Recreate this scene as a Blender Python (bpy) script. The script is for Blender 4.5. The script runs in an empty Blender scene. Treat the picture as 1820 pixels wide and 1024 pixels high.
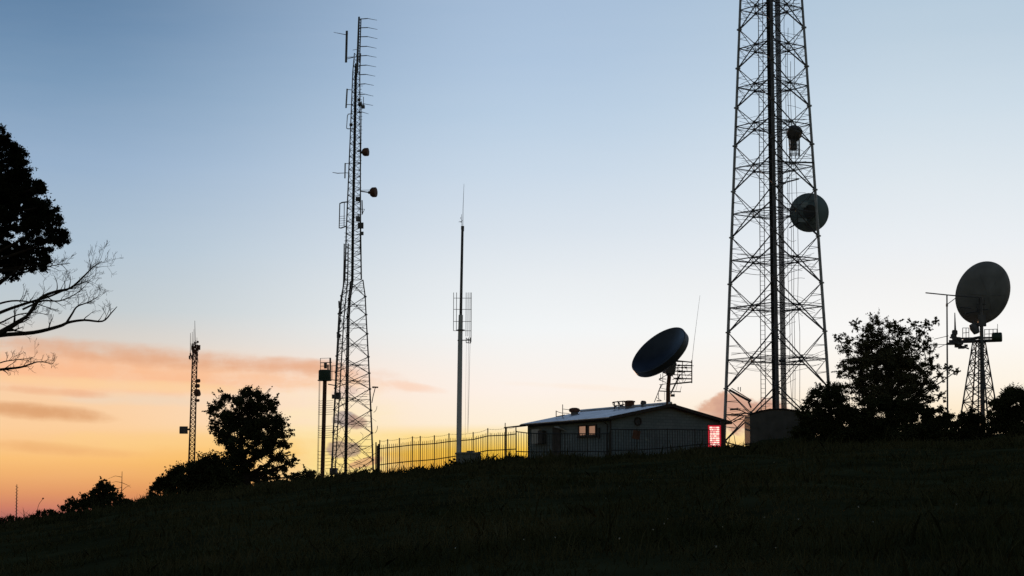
import bpy, math, random
import numpy as np
from mathutils import Vector, Matrix

random.seed(7)
RNG = np.random.default_rng(7)
scene = bpy.context.scene
COL = scene.collection
V3 = Vector

# ------------------------------------------------------------------ camera
F = 3500.0                       # focal length in pixels of the 1820 px wide photograph
PITCH = math.atan(428.0 / F)
EYE = V3((0, 0, 1.7))
FW = V3((0, math.cos(PITCH), math.sin(PITCH)))
UP = V3((0, -math.sin(PITCH), math.cos(PITCH)))


def ray(px, py):
    return FW + UP * ((512 - py) / F) + V3((1, 0, 0)) * ((px - 910) / F)


def P(px, py, Y):
    """world point that the photo shows at (px, py) when it stands Y metres away"""
    d = ray(px, py)
    return EYE + d * (Y / d.y)


def ppm(Y):
    return F / Y                 # pixels per metre at distance Y


cam = bpy.data.cameras.new('camera')
cam.sensor_width = 36
cam.lens = F / 1820 * 36
cam.clip_start = 0.1
cam.clip_end = 20000
cam_o = bpy.data.objects.new('camera', cam)
cam_o.location = EYE
cam_o.rotation_euler = (math.pi / 2 + PITCH, 0, 0)
COL.objects.link(cam_o)
scene.camera = cam_o

# ------------------------------------------------------------------ terrain
YC = 126.0
_crest = [(-900, 975), (-300, 950), (0, 934), (100, 922), (200, 906), (260, 888), (440, 868), (560, 857), (660, 846),
          (740, 838), (850, 825), (940, 820), (1080, 817), (1200, 808), (1290, 798), (1420, 793), (1600, 790),
          (1820, 786), (2400, 775), (3200, 780)]
_cx = np.array([P(a, b, YC).x for a, b in _crest])
_cz = np.array([P(a, b, YC).z for a, b in _crest])


def sstep(a, b, x):
    t = np.clip((x - a) / (b - a), 0, 1)
    return t * t * (3 - 2 * t)


def ground(x, y):
    x = np.asarray(x, float)
    y = np.asarray(y, float)
    zc = np.interp(x * YC / np.clip(y, 25, 400), _cx, _cz)
    t = y / YC
    tt = np.where(t < 1, np.where(t > -0.4, t, -0.4), 1.0)
    z = zc * tt
    z = z - 0.0006 * np.clip(y - 175, 0, 400) ** 2 * 0.5          # the hill falls away behind
    z = z - 0.02 * np.clip(y - 575, 0, 1500)
    w = np.clip(y / 60, 0, 1) * (1 - sstep(200, 400, y))
    z = z + w * (0.10 * np.sin(x * .43 + y * .11) + 0.07 * np.sin(x * .9 - y * .23 + 1.3))
    z = z + 1.25 * sstep(15.3, 18.0, x - (y - 140) * .11) * sstep(131, 139, y) * (1 - sstep(160, 190, y))
    return z


def gz(x, y):
    return float(ground(x, y))


def gp(px, Y):
    """point of the ground under photo column px at distance Y"""
    x = (px - 910) / F * (Y * math.cos(PITCH) + 5 * math.sin(PITCH))
    return V3((x, Y, gz(x, Y)))


def hit(px, py):
    d = ray(px, py)
    t = 5.0
    while t < 400:
        q = EYE + d * t
        if q.z < gz(q.x, q.y):
            return q
        t += 0.1
    return EYE + d * t


# ------------------------------------------------------------------ materials
def srgb(r, g, b):
    f = lambda c: (c / 255) / 12.92 if c / 255 <= .04045 else ((c / 255 + .055) / 1.055) ** 2.4
    return (f(r), f(g), f(b), 1)


def mat(name, color, rough=.6, metal=0.0, var=.35, scale=3.0, second=None, bump=0.0, emit=None, estr=0.0, spec=.5):
    m = bpy.data.materials.new(name)
    m.use_nodes = True
    nt = m.node_tree
    b = nt.nodes['Principled BSDF']
    tc = nt.nodes.new('ShaderNodeTexCoord')
    n = nt.nodes.new('ShaderNodeTexNoise')
    n.inputs['Scale'].default_value = scale
    n.inputs['Detail'].default_value = 6
    nt.links.new(tc.outputs['Object'], n.inputs['Vector'])
    r = nt.nodes.new('ShaderNodeValToRGB')
    c = np.array(color[:3])
    r.color_ramp.elements[0].position = .3
    r.color_ramp.elements[1].position = .7
    r.color_ramp.elements[0].color = (*(c * (1 - var)), 1)
    r.color_ramp.elements[1].color = (*(second or tuple(np.minimum(c * (1 + var), 1))), 1)
    nt.links.new(n.outputs['Fac'], r.inputs['Fac'])
    nt.links.new(r.outputs['Color'], b.inputs['Base Color'])
    b.inputs['Roughness'].default_value = rough
    b.inputs['Specular IOR Level'].default_value = spec
    b.inputs['Metallic'].default_value = metal
    if bump:
        bp = nt.nodes.new('ShaderNodeBump')
        bp.inputs['Strength'].default_value = bump
        bp.inputs['Distance'].default_value = .05
        nt.links.new(n.outputs['Fac'], bp.inputs['Height'])
        nt.links.new(bp.outputs['Normal'], b.inputs['Normal'])
    if emit:
        b.inputs['Emission Color'].default_value = (*emit, 1)
        b.inputs['Emission Strength'].default_value = estr
    return m


M = dict(
    ground=mat('meadow_soil', (.045, .048, .024), .95, 0, .5, .25, bump=.3, spec=0.0),
    grass=mat('grass_blades', (.066, .085, .038), .9, 0, .5, .30, second=(.115, .105, .058), spec=0.0),
    flower=mat('pale_petals', (.75, .75, .70), .7, 0, .1),
    leaf=mat('dark_leaves', (.055, .060, .030), .75, 0, .5, .6, spec=0.0),
    leaf2=mat('olive_leaves', (.105, .100, .060), .75, 0, .5, .6, spec=0.0),
    needle=mat('dark_needles', (.022, .026, .016), .85, 0, .4, 1.0, spec=0.0),
    bark=mat('bark', (.045, .036, .030), .9, 0, .4, 6, bump=.4, spec=0.0),
    steel=mat('galvanised_steel', (.36, .39, .44), .45, .35, .35, 1.5),
    steel_dark=mat('weathered_dark_steel', (.13, .13, .145), .6, .2, .4, 2),
    steel_pale=mat('pale_grey_steel', (.68, .70, .74), .5, .1, .15, .8),
    rust=mat('rusty_steel', (.16, .07, .045), .8, .1, .4, 4),
    cable=mat('black_cable', (.02, .02, .022), .7, 0, .2),
    dish=mat('dark_dish_paint', (.050, .058, .070), .45, .1, .3, .8),
    dish_face=mat('glossy_dish_lining', (.060, .064, .072), .34, .6, .35, .8),
    dish_shadow=mat('dish_lining', (.030, .030, .032), .6, 0, .3, .8),
    dish_grey=mat('grey_dish_paint', (.27, .285, .32), .6, 0, .2, 1.2),
    teal=mat('teal_dish_paint', (.20, .29, .33), .5, 0, .25, 1.0),
    teal_pale=mat('pale_teal_paint', (.34, .42, .46), .5, 0, .2, 1.5),
    box=mat('dark_green_box', (.035, .07, .055), .6, 0, .3, 2),
    wall=mat('painted_block_wall', (.225, .28, .32), .85, 0, .2, .7, bump=.15),
    shelter=mat('stained_concrete', (.13, .125, .12), .9, 0, .3, 1.5, bump=.2),
    fascia=mat('dark_trim', (.05, .04, .04), .7, 0, .3),
    door=mat('dark_board', (.06, .055, .055), .7, 0, .3),
    pane=mat('sunset_glow_pane', (.45, .30, .22), .3, 0, .2, 1.6, emit=(.62, .33, .21), estr=.42),  # emission added in place of sunset sky showing through the house; no lamp inside
    concrete=mat('concrete', (.22, .23, .23), .9, 0, .2, 2.5, bump=.2),
    fence=mat('fence_steel', (.05, .05, .052), .6, .2, .3, 3),
    white=mat('off_white_paint', (.5, .5, .5), .6, 0, .1),
    lamp_cell=mat('glowing_lamp_cell', (.9, .5, .45), .5, 0, .05, 20, emit=(1.0, .70, .58), estr=1.35),
    lamp_cell_dim=mat('dim_lamp_cell', (.9, .5, .45), .5, 0, .05, 20, emit=(1.0, .46, .42), estr=1.0),
    lamp_rim=mat('glowing_red_rim', (.5, .03, .04), .5, 0, .2, 20, emit=(1.0, .03, .06), estr=.42),
)

# block joints on the walls
nt = M['wall'].node_tree
tc = nt.nodes.new('ShaderNodeTexCoord')
sx = nt.nodes.new('ShaderNodeSeparateXYZ')
ad = nt.nodes.new('ShaderNodeMath')
cx = nt.nodes.new('ShaderNodeCombineXYZ')
br = nt.nodes.new('ShaderNodeTexBrick')
mx = nt.nodes.new('ShaderNodeMix')
mx.data_type = 'RGBA'
mx.blend_type = 'MULTIPLY'
mx.inputs[0].default_value = 1.0
nt.links.new(tc.outputs['Object'], sx.inputs[0])
nt.links.new(sx.outputs[0], ad.inputs[0])
nt.links.new(sx.outputs[1], ad.inputs[1])
nt.links.new(ad.outputs[0], cx.inputs[0])
nt.links.new(sx.outputs[2], cx.inputs[1])
nt.links.new(cx.outputs[0], br.inputs['Vector'])
br.inputs['Scale'].default_value = 1.0
br.inputs['Brick Width'].default_value = .4
br.inputs['Row Height'].default_value = .2
br.inputs['Mortar Size'].default_value = .012
br.inputs['Color1'].default_value = (1, 1, 1, 1)
br.inputs['Color2'].default_value = (.86, .86, .86, 1)
br.inputs['Mortar'].default_value = (.55, .55, .55, 1)
pb = nt.nodes['Principled BSDF']
src = pb.inputs['Base Color'].links[0].from_socket
nt.links.new(src, mx.inputs[6])
nt.links.new(br.outputs['Color'], mx.inputs[7])
nt.links.new(mx.outputs[2], pb.inputs['Base Color'])

# roof: corrugated sheet
m = mat('corrugated_roof', (.70, .72, .78), .32, .6, .22, .9)
nt = m.node_tree
tc = nt.nodes.new('ShaderNodeTexCoord')
w = nt.nodes.new('ShaderNodeTexWave')
w.bands_direction = 'Y'
w.inputs['Scale'].default_value = 2.2
bp = nt.nodes.new('ShaderNodeBump')
bp.inputs['Strength'].default_value = .08
bp.inputs['Distance'].default_value = .03
nt.links.new(tc.outputs['Object'], w.inputs['Vector'])
nt.links.new(w.outputs['Fac'], bp.inputs['Height'])
nt.links.new(bp.outputs['Normal'], nt.nodes['Principled BSDF'].inputs['Normal'])
M['roof'] = m


# ------------------------------------------------------------------ mesh builder
class MB:
    def __init__(s):
        s.v, s.f = [], []

    def tube(s, pts, r, n=6, cap=True):
        pts = [V3(p) for p in pts]
        if not hasattr(r, '__len__'):
            r = [r] * len(pts)
        rings = []
        prev = None
        for i, p in enumerate(pts):
            if i == 0:
                d = pts[1] - pts[0]
            elif i == len(pts) - 1:
                d = pts[-1] - pts[-2]
            else:
                d = (pts[i + 1] - pts[i]).normalized() + (pts[i] - pts[i - 1]).normalized()
            if d.length < 1e-9:
                d = V3((0, 0, 1))
            d.normalize()
            if prev is None:
                a = d.cross(V3((0, 0, 1)))
                if a.length < .05:
                    a = d.cross(V3((1, 0, 0)))
            else:
                a = prev - d * prev.dot(d)
                if a.length < 1e-6:
                    a = d.cross(V3((1, 0, 0)))
            a.normalize()
            prev = a
            b = d.cross(a)
            k = len(s.v)
            for j in range(n):
                t = 2 * math.pi * j / n
                s.v.append(tuple(p + (a * math.cos(t) + b * math.sin(t)) * r[i]))
            rings.append(k)
        for a0, b0 in zip(rings, rings[1:]):
            for j in range(n):
                j2 = (j + 1) % n
                s.f.append((a0 + j, a0 + j2, b0 + j2, b0 + j))
        if cap:
            s.f.append(tuple(rings[0] + j for j in reversed(range(n))))
            s.f.append(tuple(rings[-1] + j for j in range(n)))
        return s

    def bar(s, a, b, w, h=None):
        """rectangular (angle-iron like) bar from a to b"""
        return s.tube([a, b], w * .7071, 4)

    def box(s, c, size, rz=0, tilt=0):
        c = V3(c)
        m3 = Matrix.Rotation(rz, 3, 'Z') @ Matrix.Rotation(tilt, 3, 'Y')
        k = len(s.v)
        for z in (-.5, .5):
            for x, y in ((-.5, -.5), (.5, -.5), (.5, .5), (-.5, .5)):
                s.v.append(tuple(c + m3 @ V3((x * size[0], y * size[1], z * size[2]))))
        for q in ((3, 2, 1, 0), (4, 5, 6, 7), (0, 1, 5, 4), (1, 2, 6, 5), (2, 3, 7, 6), (3, 0, 4, 7)):
            s.f.append(tuple(k + i for i in q))
        return s

    def lathe(s, prof, origin, axis, n=28, closed=False):
        axis = V3(axis).normalized()
        a = axis.cross(V3((0, 0, 1)))
        if a.length < .05:
            a = axis.cross(V3((1, 0, 0)))
        a.normalize()
        b = axis.cross(a)
        o = V3(origin)
        rows = []
        for r, h in prof:
            k = len(s.v)
            if r < 1e-6:
                s.v.append(tuple(o + axis * h))
                rows.append((k, 1))
            else:
                for j in range(n):
                    t = 2 * math.pi * j / n
                    s.v.append(tuple(o + axis * h + (a * math.cos(t) + b * math.sin(t)) * r))
                rows.append((k, n))
        pairs = list(zip(rows, rows[1:]))
        if closed:
            pairs.append((rows[-1], rows[0]))
        for (k0, n0), (k1, n1) in pairs:
            for j in range(n):
                j2 = (j + 1) % n
                if n0 == 1:
                    s.f.append((k0, k1 + j2, k1 + j))
                elif n1 == 1:
                    s.f.append((k0 + j, k0 + j2, k1))
                else:
                    s.f.append((k0 + j, k0 + j2, k1 + j2, k1 + j))
        return s

    def poly(s, pts):
        k = len(s.v)
        s.v += [tuple(p) for p in pts]
        s.f.append(tuple(range(k, k + len(pts))))
        return s

    def prism(s, pts, d):
        """closed prism: outline pts extruded by vector d"""
        k = len(s.v)
        n = len(pts)
        s.v += [tuple(p) for p in pts] + [tuple(V3(p) + V3(d)) for p in pts]
        s.f.append(tuple(reversed(range(k, k + n))))
        s.f.append(tuple(range(k + n, k + 2 * n)))
        for j in range(n):
            j2 = (j + 1) % n
            s.f.append((k + j, k + j2, k + n + j2, k + n + j))
        return s

    def build(s, name, m, parent=None, smooth=True, local=None):
        """vertices are in world space; when parented they are moved into the parent's frame"""
        me = bpy.data.meshes.new(name)
        vs = s.v
        if parent is not None and local is None:
            inv = world_of(parent).inverted()
            vs = [tuple(inv @ V3(v)) for v in vs]
        me.from_pydata(vs, [], s.f)
        me.materials.append(m)
        me.update()
        if smooth and len(me.polygons):
            me.polygons.foreach_set('use_smooth', [True] * len(me.polygons))
            me.set_sharp_from_angle(angle=math.radians(35))
        o = bpy.data.objects.new(name, me)
        COL.objects.link(o)
        if parent is not None:
            o.parent = parent
        return o


def world_of(o):
    mtx = Matrix.LocRotScale(o.location, o.rotation_euler, None)
    return world_of(o.parent) @ mtx if o.parent else mtx


def thing(name, label, cat, loc=(0, 0, 0), rz=0.0, group=None):
    o = bpy.data.objects.new(name, None)
    COL.objects.link(o)
    o.location = loc
    o.rotation_euler = (0, 0, rz)
    o.empty_display_size = .2
    o['label'] = label
    o['category'] = cat
    if group:
        o['group'] = group
    return o


def tag(o, label=None, cat=None, group=None, kind=None):
    for k, v in (('label', label), ('category', cat), ('group', group), ('kind', kind)):
        if v:
            o[k] = v
    return o


def np_mesh(name, verts, faces_per, m, parent=None, kind=None):
    """verts (N,3) ; every `faces_per` consecutive vertices form one face"""
    me = bpy.data.meshes.new(name)
    n = len(verts)
    nf = n // faces_per
    me.vertices.add(n)
    me.vertices.foreach_set('co', np.ascontiguousarray(verts, dtype=np.float32).ravel())
    me.loops.add(n)
    me.loops.foreach_set('vertex_index', np.arange(n, dtype=np.int32))
    me.polygons.add(nf)
    me.polygons.foreach_set('loop_start', np.arange(0, n, faces_per, dtype=np.int32))
    me.polygons.foreach_set('loop_total', np.full(nf, faces_per, dtype=np.int32))
    me.materials.append(m)
    me.update(calc_edges=True)
    o = bpy.data.objects.new(name, me)
    COL.objects.link(o)
    if parent is not None:
        o.parent = parent
    if kind:
        o['kind'] = kind
    return o


# ------------------------------------------------------------------ world: dusk sky
SUN_PX, SUN_EL = 640, 1.2
SUN_AZ = math.atan2(SUN_PX - 910, F)          # to the right of +Y
world = bpy.data.worlds.new('World')
scene.world = world
world.use_nodes = True
wn = world.node_tree
wn.nodes.clear()


class E:
    def __init__(s, sock):
        s.s = sock

    def _op(s, op, *o):
        nd = wn.nodes.new('ShaderNodeMath')
        nd.operation = op
        for i, x in enumerate((s,) + o):
            if isinstance(x, E):
                wn.links.new(x.s, nd.inputs[i])
            else:
                nd.inputs[i].default_value = x
        return E(nd.outputs[0])

    def __add__(s, o): return s._op('ADD', o)
    def __sub__(s, o): return s._op('SUBTRACT', o)
    def __mul__(s, o): return s._op('MULTIPLY', o)
    def __truediv__(s, o): return s._op('DIVIDE', o)
    def max(s, o): return s._op('MAXIMUM', o)
    def min(s, o): return s._op('MINIMUM', o)
    def sq(s): return s._op('MULTIPLY', s)
    def sqrt(s): return s._op('SQRT')

    def smooth(s, a, b):
        nd = wn.nodes.new('ShaderNodeMapRange')
        nd.interpolation_type = 'SMOOTHSTEP'
        wn.links.new(s.s, nd.inputs['Value'])
        nd.inputs['From Min'].default_value = a
        nd.inputs['From Max'].default_value = b
        return E(nd.outputs['Result'])

    def lin(s, a, b):
        nd = wn.nodes.new('ShaderNodeMapRange')
        wn.links.new(s.s, nd.inputs['Value'])
        nd.inputs['From Min'].default_value = a
        nd.inputs['From Max'].default_value = b
        return E(nd.outputs['Result'])


def mixc(fac, a, b, blend='MIX'):
    nd = wn.nodes.new('ShaderNodeMix')
    nd.data_type = 'RGBA'
    nd.blend_type = blend
    for sock, x in ((nd.inputs[0], fac), (nd.inputs[6], a), (nd.inputs[7], b)):
        if isinstance(x, E):
            wn.links.new(x.s, sock)
        elif hasattr(x, 'is_linked'):
            wn.links.new(x, sock)
        else:
            sock.default_value = x
    return nd.outputs[2]


def combine(x, y, z=0.0):
    nd = wn.nodes.new('ShaderNodeCombineXYZ')
    for i, q in enumerate((x, y, z)):
        if isinstance(q, E):
            wn.links.new(q.s, nd.inputs[i])
        else:
            nd.inputs[i].default_value = q
    return nd.outputs[0]


def noise(vec, scale, detail=5, rough=.55):
    nd = wn.nodes.new('ShaderNodeTexNoise')
    nd.inputs['Scale'].default_value = scale
    nd.inputs['Detail'].default_value = detail
    nd.inputs['Roughness'].default_value = rough
    wn.links.new(vec, nd.inputs['Vector'])
    return E(nd.outputs['Fac'])


tcw = wn.nodes.new('ShaderNodeTexCoord')
sep = wn.nodes.new('ShaderNodeSeparateXYZ')
wn.links.new(tcw.outputs['Generated'], sep.inputs[0])
dx, dy, dz = (E(sep.outputs[i]) for i in range(3))
horiz = (dx.sq() + dy.sq()).sqrt().max(1e-4)
U = dx / dy.max(.05) * F + 910              # azimuth (1/3500 rad units)
W = dz / horiz * (-F) + 940                 # elevation, downward positive
W = W.max(-3000).min(2000)


def ramp(stops, lo=-20, hi=970):
    nd = wn.nodes.new('ShaderNodeValToRGB')
    nd.color_ramp.interpolation = 'LINEAR'
    el = nd.color_ramp.elements
    while len(el) < len(stops):
        el.new(.5)
    for e, (v, c) in zip(el, stops):
        e.position = (v - lo) / (hi - lo)
        e.color = srgb(*c)
    wn.links.new(W.lin(lo, hi).s, nd.inputs['Fac'])
    return nd.outputs['Color']


RL = ramp([(-10, (96, 130, 165)), (45, (102, 136, 171)), (150, (121, 153, 185)), (300, (151, 177, 205)), (450, (176, 195, 211)),
           (560, (194, 203, 207)), (615, (217, 208, 198)), (670, (249, 209, 172)), (765, (253, 206, 154)), (820, (251, 192, 117)),
           (850, (240, 174, 108)), (878, (225, 150, 98)), (905, (205, 124, 100)), (935, (150, 90, 98)), (965, (110, 75, 90))])
RM = ramp([(-10, (166, 190, 217)), (105, (175, 198, 223)), (200, (186, 207, 228)), (300, (201, 217, 233)), (405, (217, 227, 237)),
           (500, (233, 238, 242)), (585, (243, 246, 247)), (695, (254, 243, 234)), (755, (255, 241, 219)), (778, (255, 224, 138)),
           (802, (254, 202, 62)), (845, (244, 170, 22)), (965, (190, 95, 20))])
RR = ramp([(-10, (182, 203, 221)), (65, (189, 208, 224)), (200, (206, 221, 233)), (330, (223, 232, 239)), (445, (236, 240, 244)), (505, (243, 243, 243)),
           (600, (252, 250, 247)), (690, (255, 245, 229)), (770, (255, 228, 185)), (850, (250, 190, 120))])
sky = mixc(U.smooth(60, 1000), RL, RM)
sky = mixc(U.smooth(900, 1700), sky, RR)

# clouds: (u, v, half-width, half-height, slope, colour, opacity, edge noise)
uv = combine(U / 1000, W / 1000 * 3.2)
warp = noise(uv, 3.2, 6, .6) - .5
fine = noise(combine(U / 1000, W / 1000 * 1.3), 16, 6, .6) - .5
streak = noise(combine(U / 1000, W / 1000 * 7), 4.0, 5, .55) - .5
CLOUDS = [
    (575, 790, 150, 120, .0, (255, 236, 184), .6, 'w'),
    (615, 830, 80, 70, .0, (255, 230, 135), .6, 'w'),
    (255, 716, 170, 14, .02, (236, 214, 190), .6, 'w'),
    (150, 668, 460, 40, .03, (252, 186, 140), .85, 'w'),
    (420, 668, 300, 28, .07, (250, 192, 146), .6, 'w'),
    (300, 640, 330, 24, .06, (226, 170, 134), .85, 'w'),
    (520, 655, 200, 18, .09, (234, 176, 140), .65, 'w'),
    (735, 690, 60, 9, .15, (252, 208, 180), .6, 'w'),
    (200, 690, 330, 12, .03, (254, 216, 162), .6, 'w'),
    (60, 703, 150, 8, .05, (238, 176, 134), .7, 'w'),
    (60, 738, 150, 15, .07, (216, 152, 100), .8, 'w'),
    (60, 800, 180, 12, .06, (238, 176, 112), .7, 'w'),
    (320, 790, 260, 18, .0, (254, 208, 134), .5, 'w'),
    (1040, 690, 130, 7, .05, (255, 236, 218), .6, 'w'),
    (620, 700, 34, 13, .0, (226, 200, 186), .75, 'f'),
    (612, 748, 26, 16, .0, (168, 152, 148), .85, 'f'),
    (634, 752, 20, 15, .0, (176, 140, 122), .8, 'f'),
    (610, 800, 34, 18, .0, (170, 142, 126), .85, 'f'),
    (645, 825, 40, 9, -.25, (214, 160, 116), .8, 'f'),
    (1285, 736, 85, 34, -.25, (220, 170, 142), .95, 'f'),
    (1345, 742, 90, 42, .0, (208, 160, 138), .95, 'f'),
    (1395, 760, 120, 36, .1, (224, 172, 140), .8, 'f'),
    (1160, 735, 110, 8, .03, (252, 226, 200), .5, 'w'),
]
for cu, cv, ru, rv, sl, c, op, kind in CLOUDS:
    du = U - cu
    dv = (W - cv) - du * sl
    nz = (warp * 2.0 + streak * 1.6 + fine * 1.3) if kind == 'w' else (fine * 2.8 + warp * 1.0)
    mask = ((du / ru).sq() + (dv / rv).sq()) * (-1) + 1.0 + nz
    mask = (mask.smooth(-.25, 1.3) if kind == 'w' else mask.smooth(.05, .7)) * op
    sky = mixc(mask, sky, srgb(*c))
# thin large-scale unevenness
sky = mixc((streak * .35 + .5).smooth(.3, .7) * .03, sky, (1, .93, .88, 1), 'MIX')
gr = noise(combine(U / 1000, W / 1000), 150, 2, .5)
sky = mixc(E(gr.s) * .5 + .25, mixc(1.0, sky, (.985, .985, .985, 1), 'MULTIPLY'), sky)
# overhead the sky deepens
hi = W.smooth(-1900, -30)
sky = mixc(hi, mixc(1.0, sky, (.10, .13, .19, 1), 'MULTIPLY'), sky)
# away from the sunset: dim Nishita dusk sky
nis = wn.nodes.new('ShaderNodeTexSky')
nis.sky_type = 'NISHITA'
nis.sun_disc = False
nis.sun_elevation = math.radians(SUN_EL)
nis.sun_rotation = SUN_AZ
nis.air_density = 1.2
nis.dust_density = 1.0
NISHITA_K = 0.17
east = mixc(1.0, nis.outputs['Color'], (NISHITA_K * .85, NISHITA_K * 1.0, NISHITA_K * 1.22, 1), 'MULTIPLY')
front = (dy / horiz).smooth(.25, .85)
sky = mixc(front, east, sky)
bg = wn.nodes.new('ShaderNodeBackground')
bg.inputs['Strength'].default_value = 1.0
wn.links.new(sky, bg.inputs['Color'])
wo = wn.nodes.new('ShaderNodeOutputWorld')
wn.links.new(bg.outputs[0], wo.inputs['Surface'])

sun = bpy.data.lights.new('sun', 'SUN')
sun.energy = 1.6
sun.angle = math.radians(.6)
sun.color = (1, .50, .24)
so = bpy.data.objects.new('sun', sun)
sd = V3((math.sin(SUN_AZ) * math.cos(math.radians(SUN_EL)), math.cos(SUN_AZ) * math.cos(math.radians(SUN_EL)),
         math.sin(math.radians(SUN_EL))))
so.rotation_euler = sd.to_track_quat('Z', 'Y').to_euler()
so.location = (0, 0, 80)
COL.objects.link(so)

scene.view_settings.view_transform = 'Standard'
scene.view_settings.look = 'None'
scene.view_settings.exposure = 0
scene.view_settings.gamma = 1
scene.render.film_transparent = False

# ------------------------------------------------------------------ ground sheet
xs = np.concatenate([np.linspace(-6000, -160, 20)[:-1], np.linspace(-160, 160, 129), np.linspace(160, 6000, 20)[1:]])
ys = np.concatenate([np.linspace(-300, 0, 8)[:-1], np.linspace(0, 200, 101), np.linspace(200, 700, 26)[1:], np.linspace(700, 9000, 16)[1:]])
gx, gy = np.meshgrid(xs, ys)
gv = np.stack([gx, gy, ground(gx, gy)], -1).reshape(-1, 3)
nx, ny = len(xs), len(ys)
gf = [(j * nx + i, j * nx + i + 1, (j + 1) * nx + i + 1, (j + 1) * nx + i) for j in range(ny - 1) for i in range(nx - 1)]
me = bpy.data.meshes.new('ground')
me.from_pydata([tuple(v) for v in gv], [], gf)
me.materials.append(M['ground'])
me.polygons.foreach_set('use_smooth', [True] * len(me.polygons))
go = bpy.data.objects.new('ground', me)
COL.objects.link(go)
go['kind'] = 'structure'


# grass: blades over the visible slope
def grass(n, y0, y1, power, per=7, hmul=1.0):
    nt_ = n // per
    u = RNG.random(nt_)
    y = (y0 ** (1 - power) + u * (y1 ** (1 - power) - y0 ** (1 - power))) ** (1 / (1 - power))
    x = (RNG.random(nt_) * 2 - 1) * (y * .30 + 4)
    big = np.exp(RNG.normal(0, .38, nt_))
    spread = (.035 + .0012 * y) * big
    x = np.repeat(x, per) + RNG.normal(0, 1, nt_ * per) * np.repeat(spread, per)
    y = np.repeat(y, per) + RNG.normal(0, 1, nt_ * per) * np.repeat(spread, per)
    big = np.repeat(big, per)
    n = nt_ * per
    # patchiness
    pt = np.sin(x * .55 + np.sin(y * .21) * 2) + np.sin(y * .47 + x * .13) + RNG.normal(0, .6, n)
    h = (.07 + .09 * RNG.random(n)) * (1 + .35 * np.clip(pt, -1, 2.2))
    h = h * big * hmul
    tall = RNG.random(n) < .03
    h = np.where(tall, h * 2.0, h)
    w = np.clip(y * .00032, .005, .045) * (0.7 + .6 * RNG.random(n))
    w = np.where(tall, w * .5, w)
    a = RNG.random(n) * 6.283
    lean = RNG.normal(0, .45, (n, 2)) * h[:, None]
    b = np.stack([x, y, ground(x, y) - .02], -1)
    s = np.stack([np.cos(a) * w, np.sin(a) * w * .5, 0 * w], -1)
    mid = b + np.stack([lean[:, 0] * .35, lean[:, 1] * .35, h * .6], -1)
    t = b + np.stack([lean[:, 0], lean[:, 1], h], -1)
    return np.stack([b - s, b + s, mid + s * .7, t, mid - s * .7], 1).reshape(-1, 3)


gvs = np.concatenate([grass(150000, 15, 127, 1.75), grass(60000, 100, 133, 0.5, 6, 1.5)])
tag(np_mesh('grass', gvs, 5, M['grass']), 'rough unmown grass covering the dark hillside', 'grass', kind='stuff')

# pale flower heads
for i, (px, py) in enumerate([(1104, 882), (1159, 867), (1042, 859), (1081, 907), (1183, 953), (1099, 990), (1528, 933), (1547, 955),
                              (1364, 947), (1661, 842), (1163, 979), (1387, 1008), (988, 997), (810, 1016), (928, 1004),
                              (1273, 1016), (1377, 837), (1182, 958), (1285, 966), (1416, 960), (1724, 796), (1700, 930)]):
    q = hit(px, py)
    q.z = gz(q.x, q.y)
    t = thing('wildflower', 'tiny pale flower head on a thin stalk in the dark grass', 'flower', q, group='pale wildflowers dotted over the grass slope')
    h = random.uniform(.22, .34)
    lean = random.uniform(-.06, .06)
    MB().tube([q, q + V3((lean, 0, h))], .004, 4).build('stalk', M['grass'], t)
    mb = MB()
    r = random.uniform(.010, .018)
    for k in range(6):
        a = k * math.pi / 3
        c = q + V3((lean, 0, h))
        tip = V3((math.cos(a) * r * 1.5, math.sin(a) * r * 1.5, r * .5))
        sd_ = V3((-math.sin(a), math.cos(a), 0)) * r * .5
        mb.poly([c, c + tip * .6 - sd_, c + tip, c + tip * .6 + sd_])
    mb.lathe([(0, r * .7), (r * .6, r * .3), (r * .4, -r * .5), (0, -r * .6)], q + V3((lean, 0, h)), (0, 0, 1), 8)
    mb.build('flower_head', M['flower'], t)


# ------------------------------------------------------------------ vegetation
def leaf_quads(centres, radii, counts, size, flat=.85):
    C = np.repeat(centres, counts, axis=0)
    R_ = np.repeat(radii, counts)
    n = len(C)
    d = RNG.normal(0, 1, (n, 3))
    d /= np.linalg.norm(d, axis=1)[:, None]
    rr = R_ * np.minimum(np.abs(RNG.normal(0, .62, n)), 1.7)
    pos = C + d * rr[:, None] * np.array([1, 1, flat])
    a = RNG.normal(0, 1, (n, 3))
    a /= np.linalg.norm(a, axis=1)[:, None]
    b = np.cross(a, RNG.normal(0, 1, (n, 3)))
    b /= np.linalg.norm(b, axis=1)[:, None] + 1e-9
    s = size * (.6 + .8 * RNG.random(n))[:, None]
    return np.stack([pos - a * s, pos + b * s * .55, pos + a * s, pos - b * s * .55], 1).reshape(-1, 3)


def curve_pts(a, b, bend, n=5):
    a, b = V3(a), V3(b)
    mid = a.lerp(b, .5) + bend
    return [(a * (1 - t) ** 2 + mid * (2 * t * (1 - t)) + b * t * t) for t in [i / (n - 1) for i in range(n)]]


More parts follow.
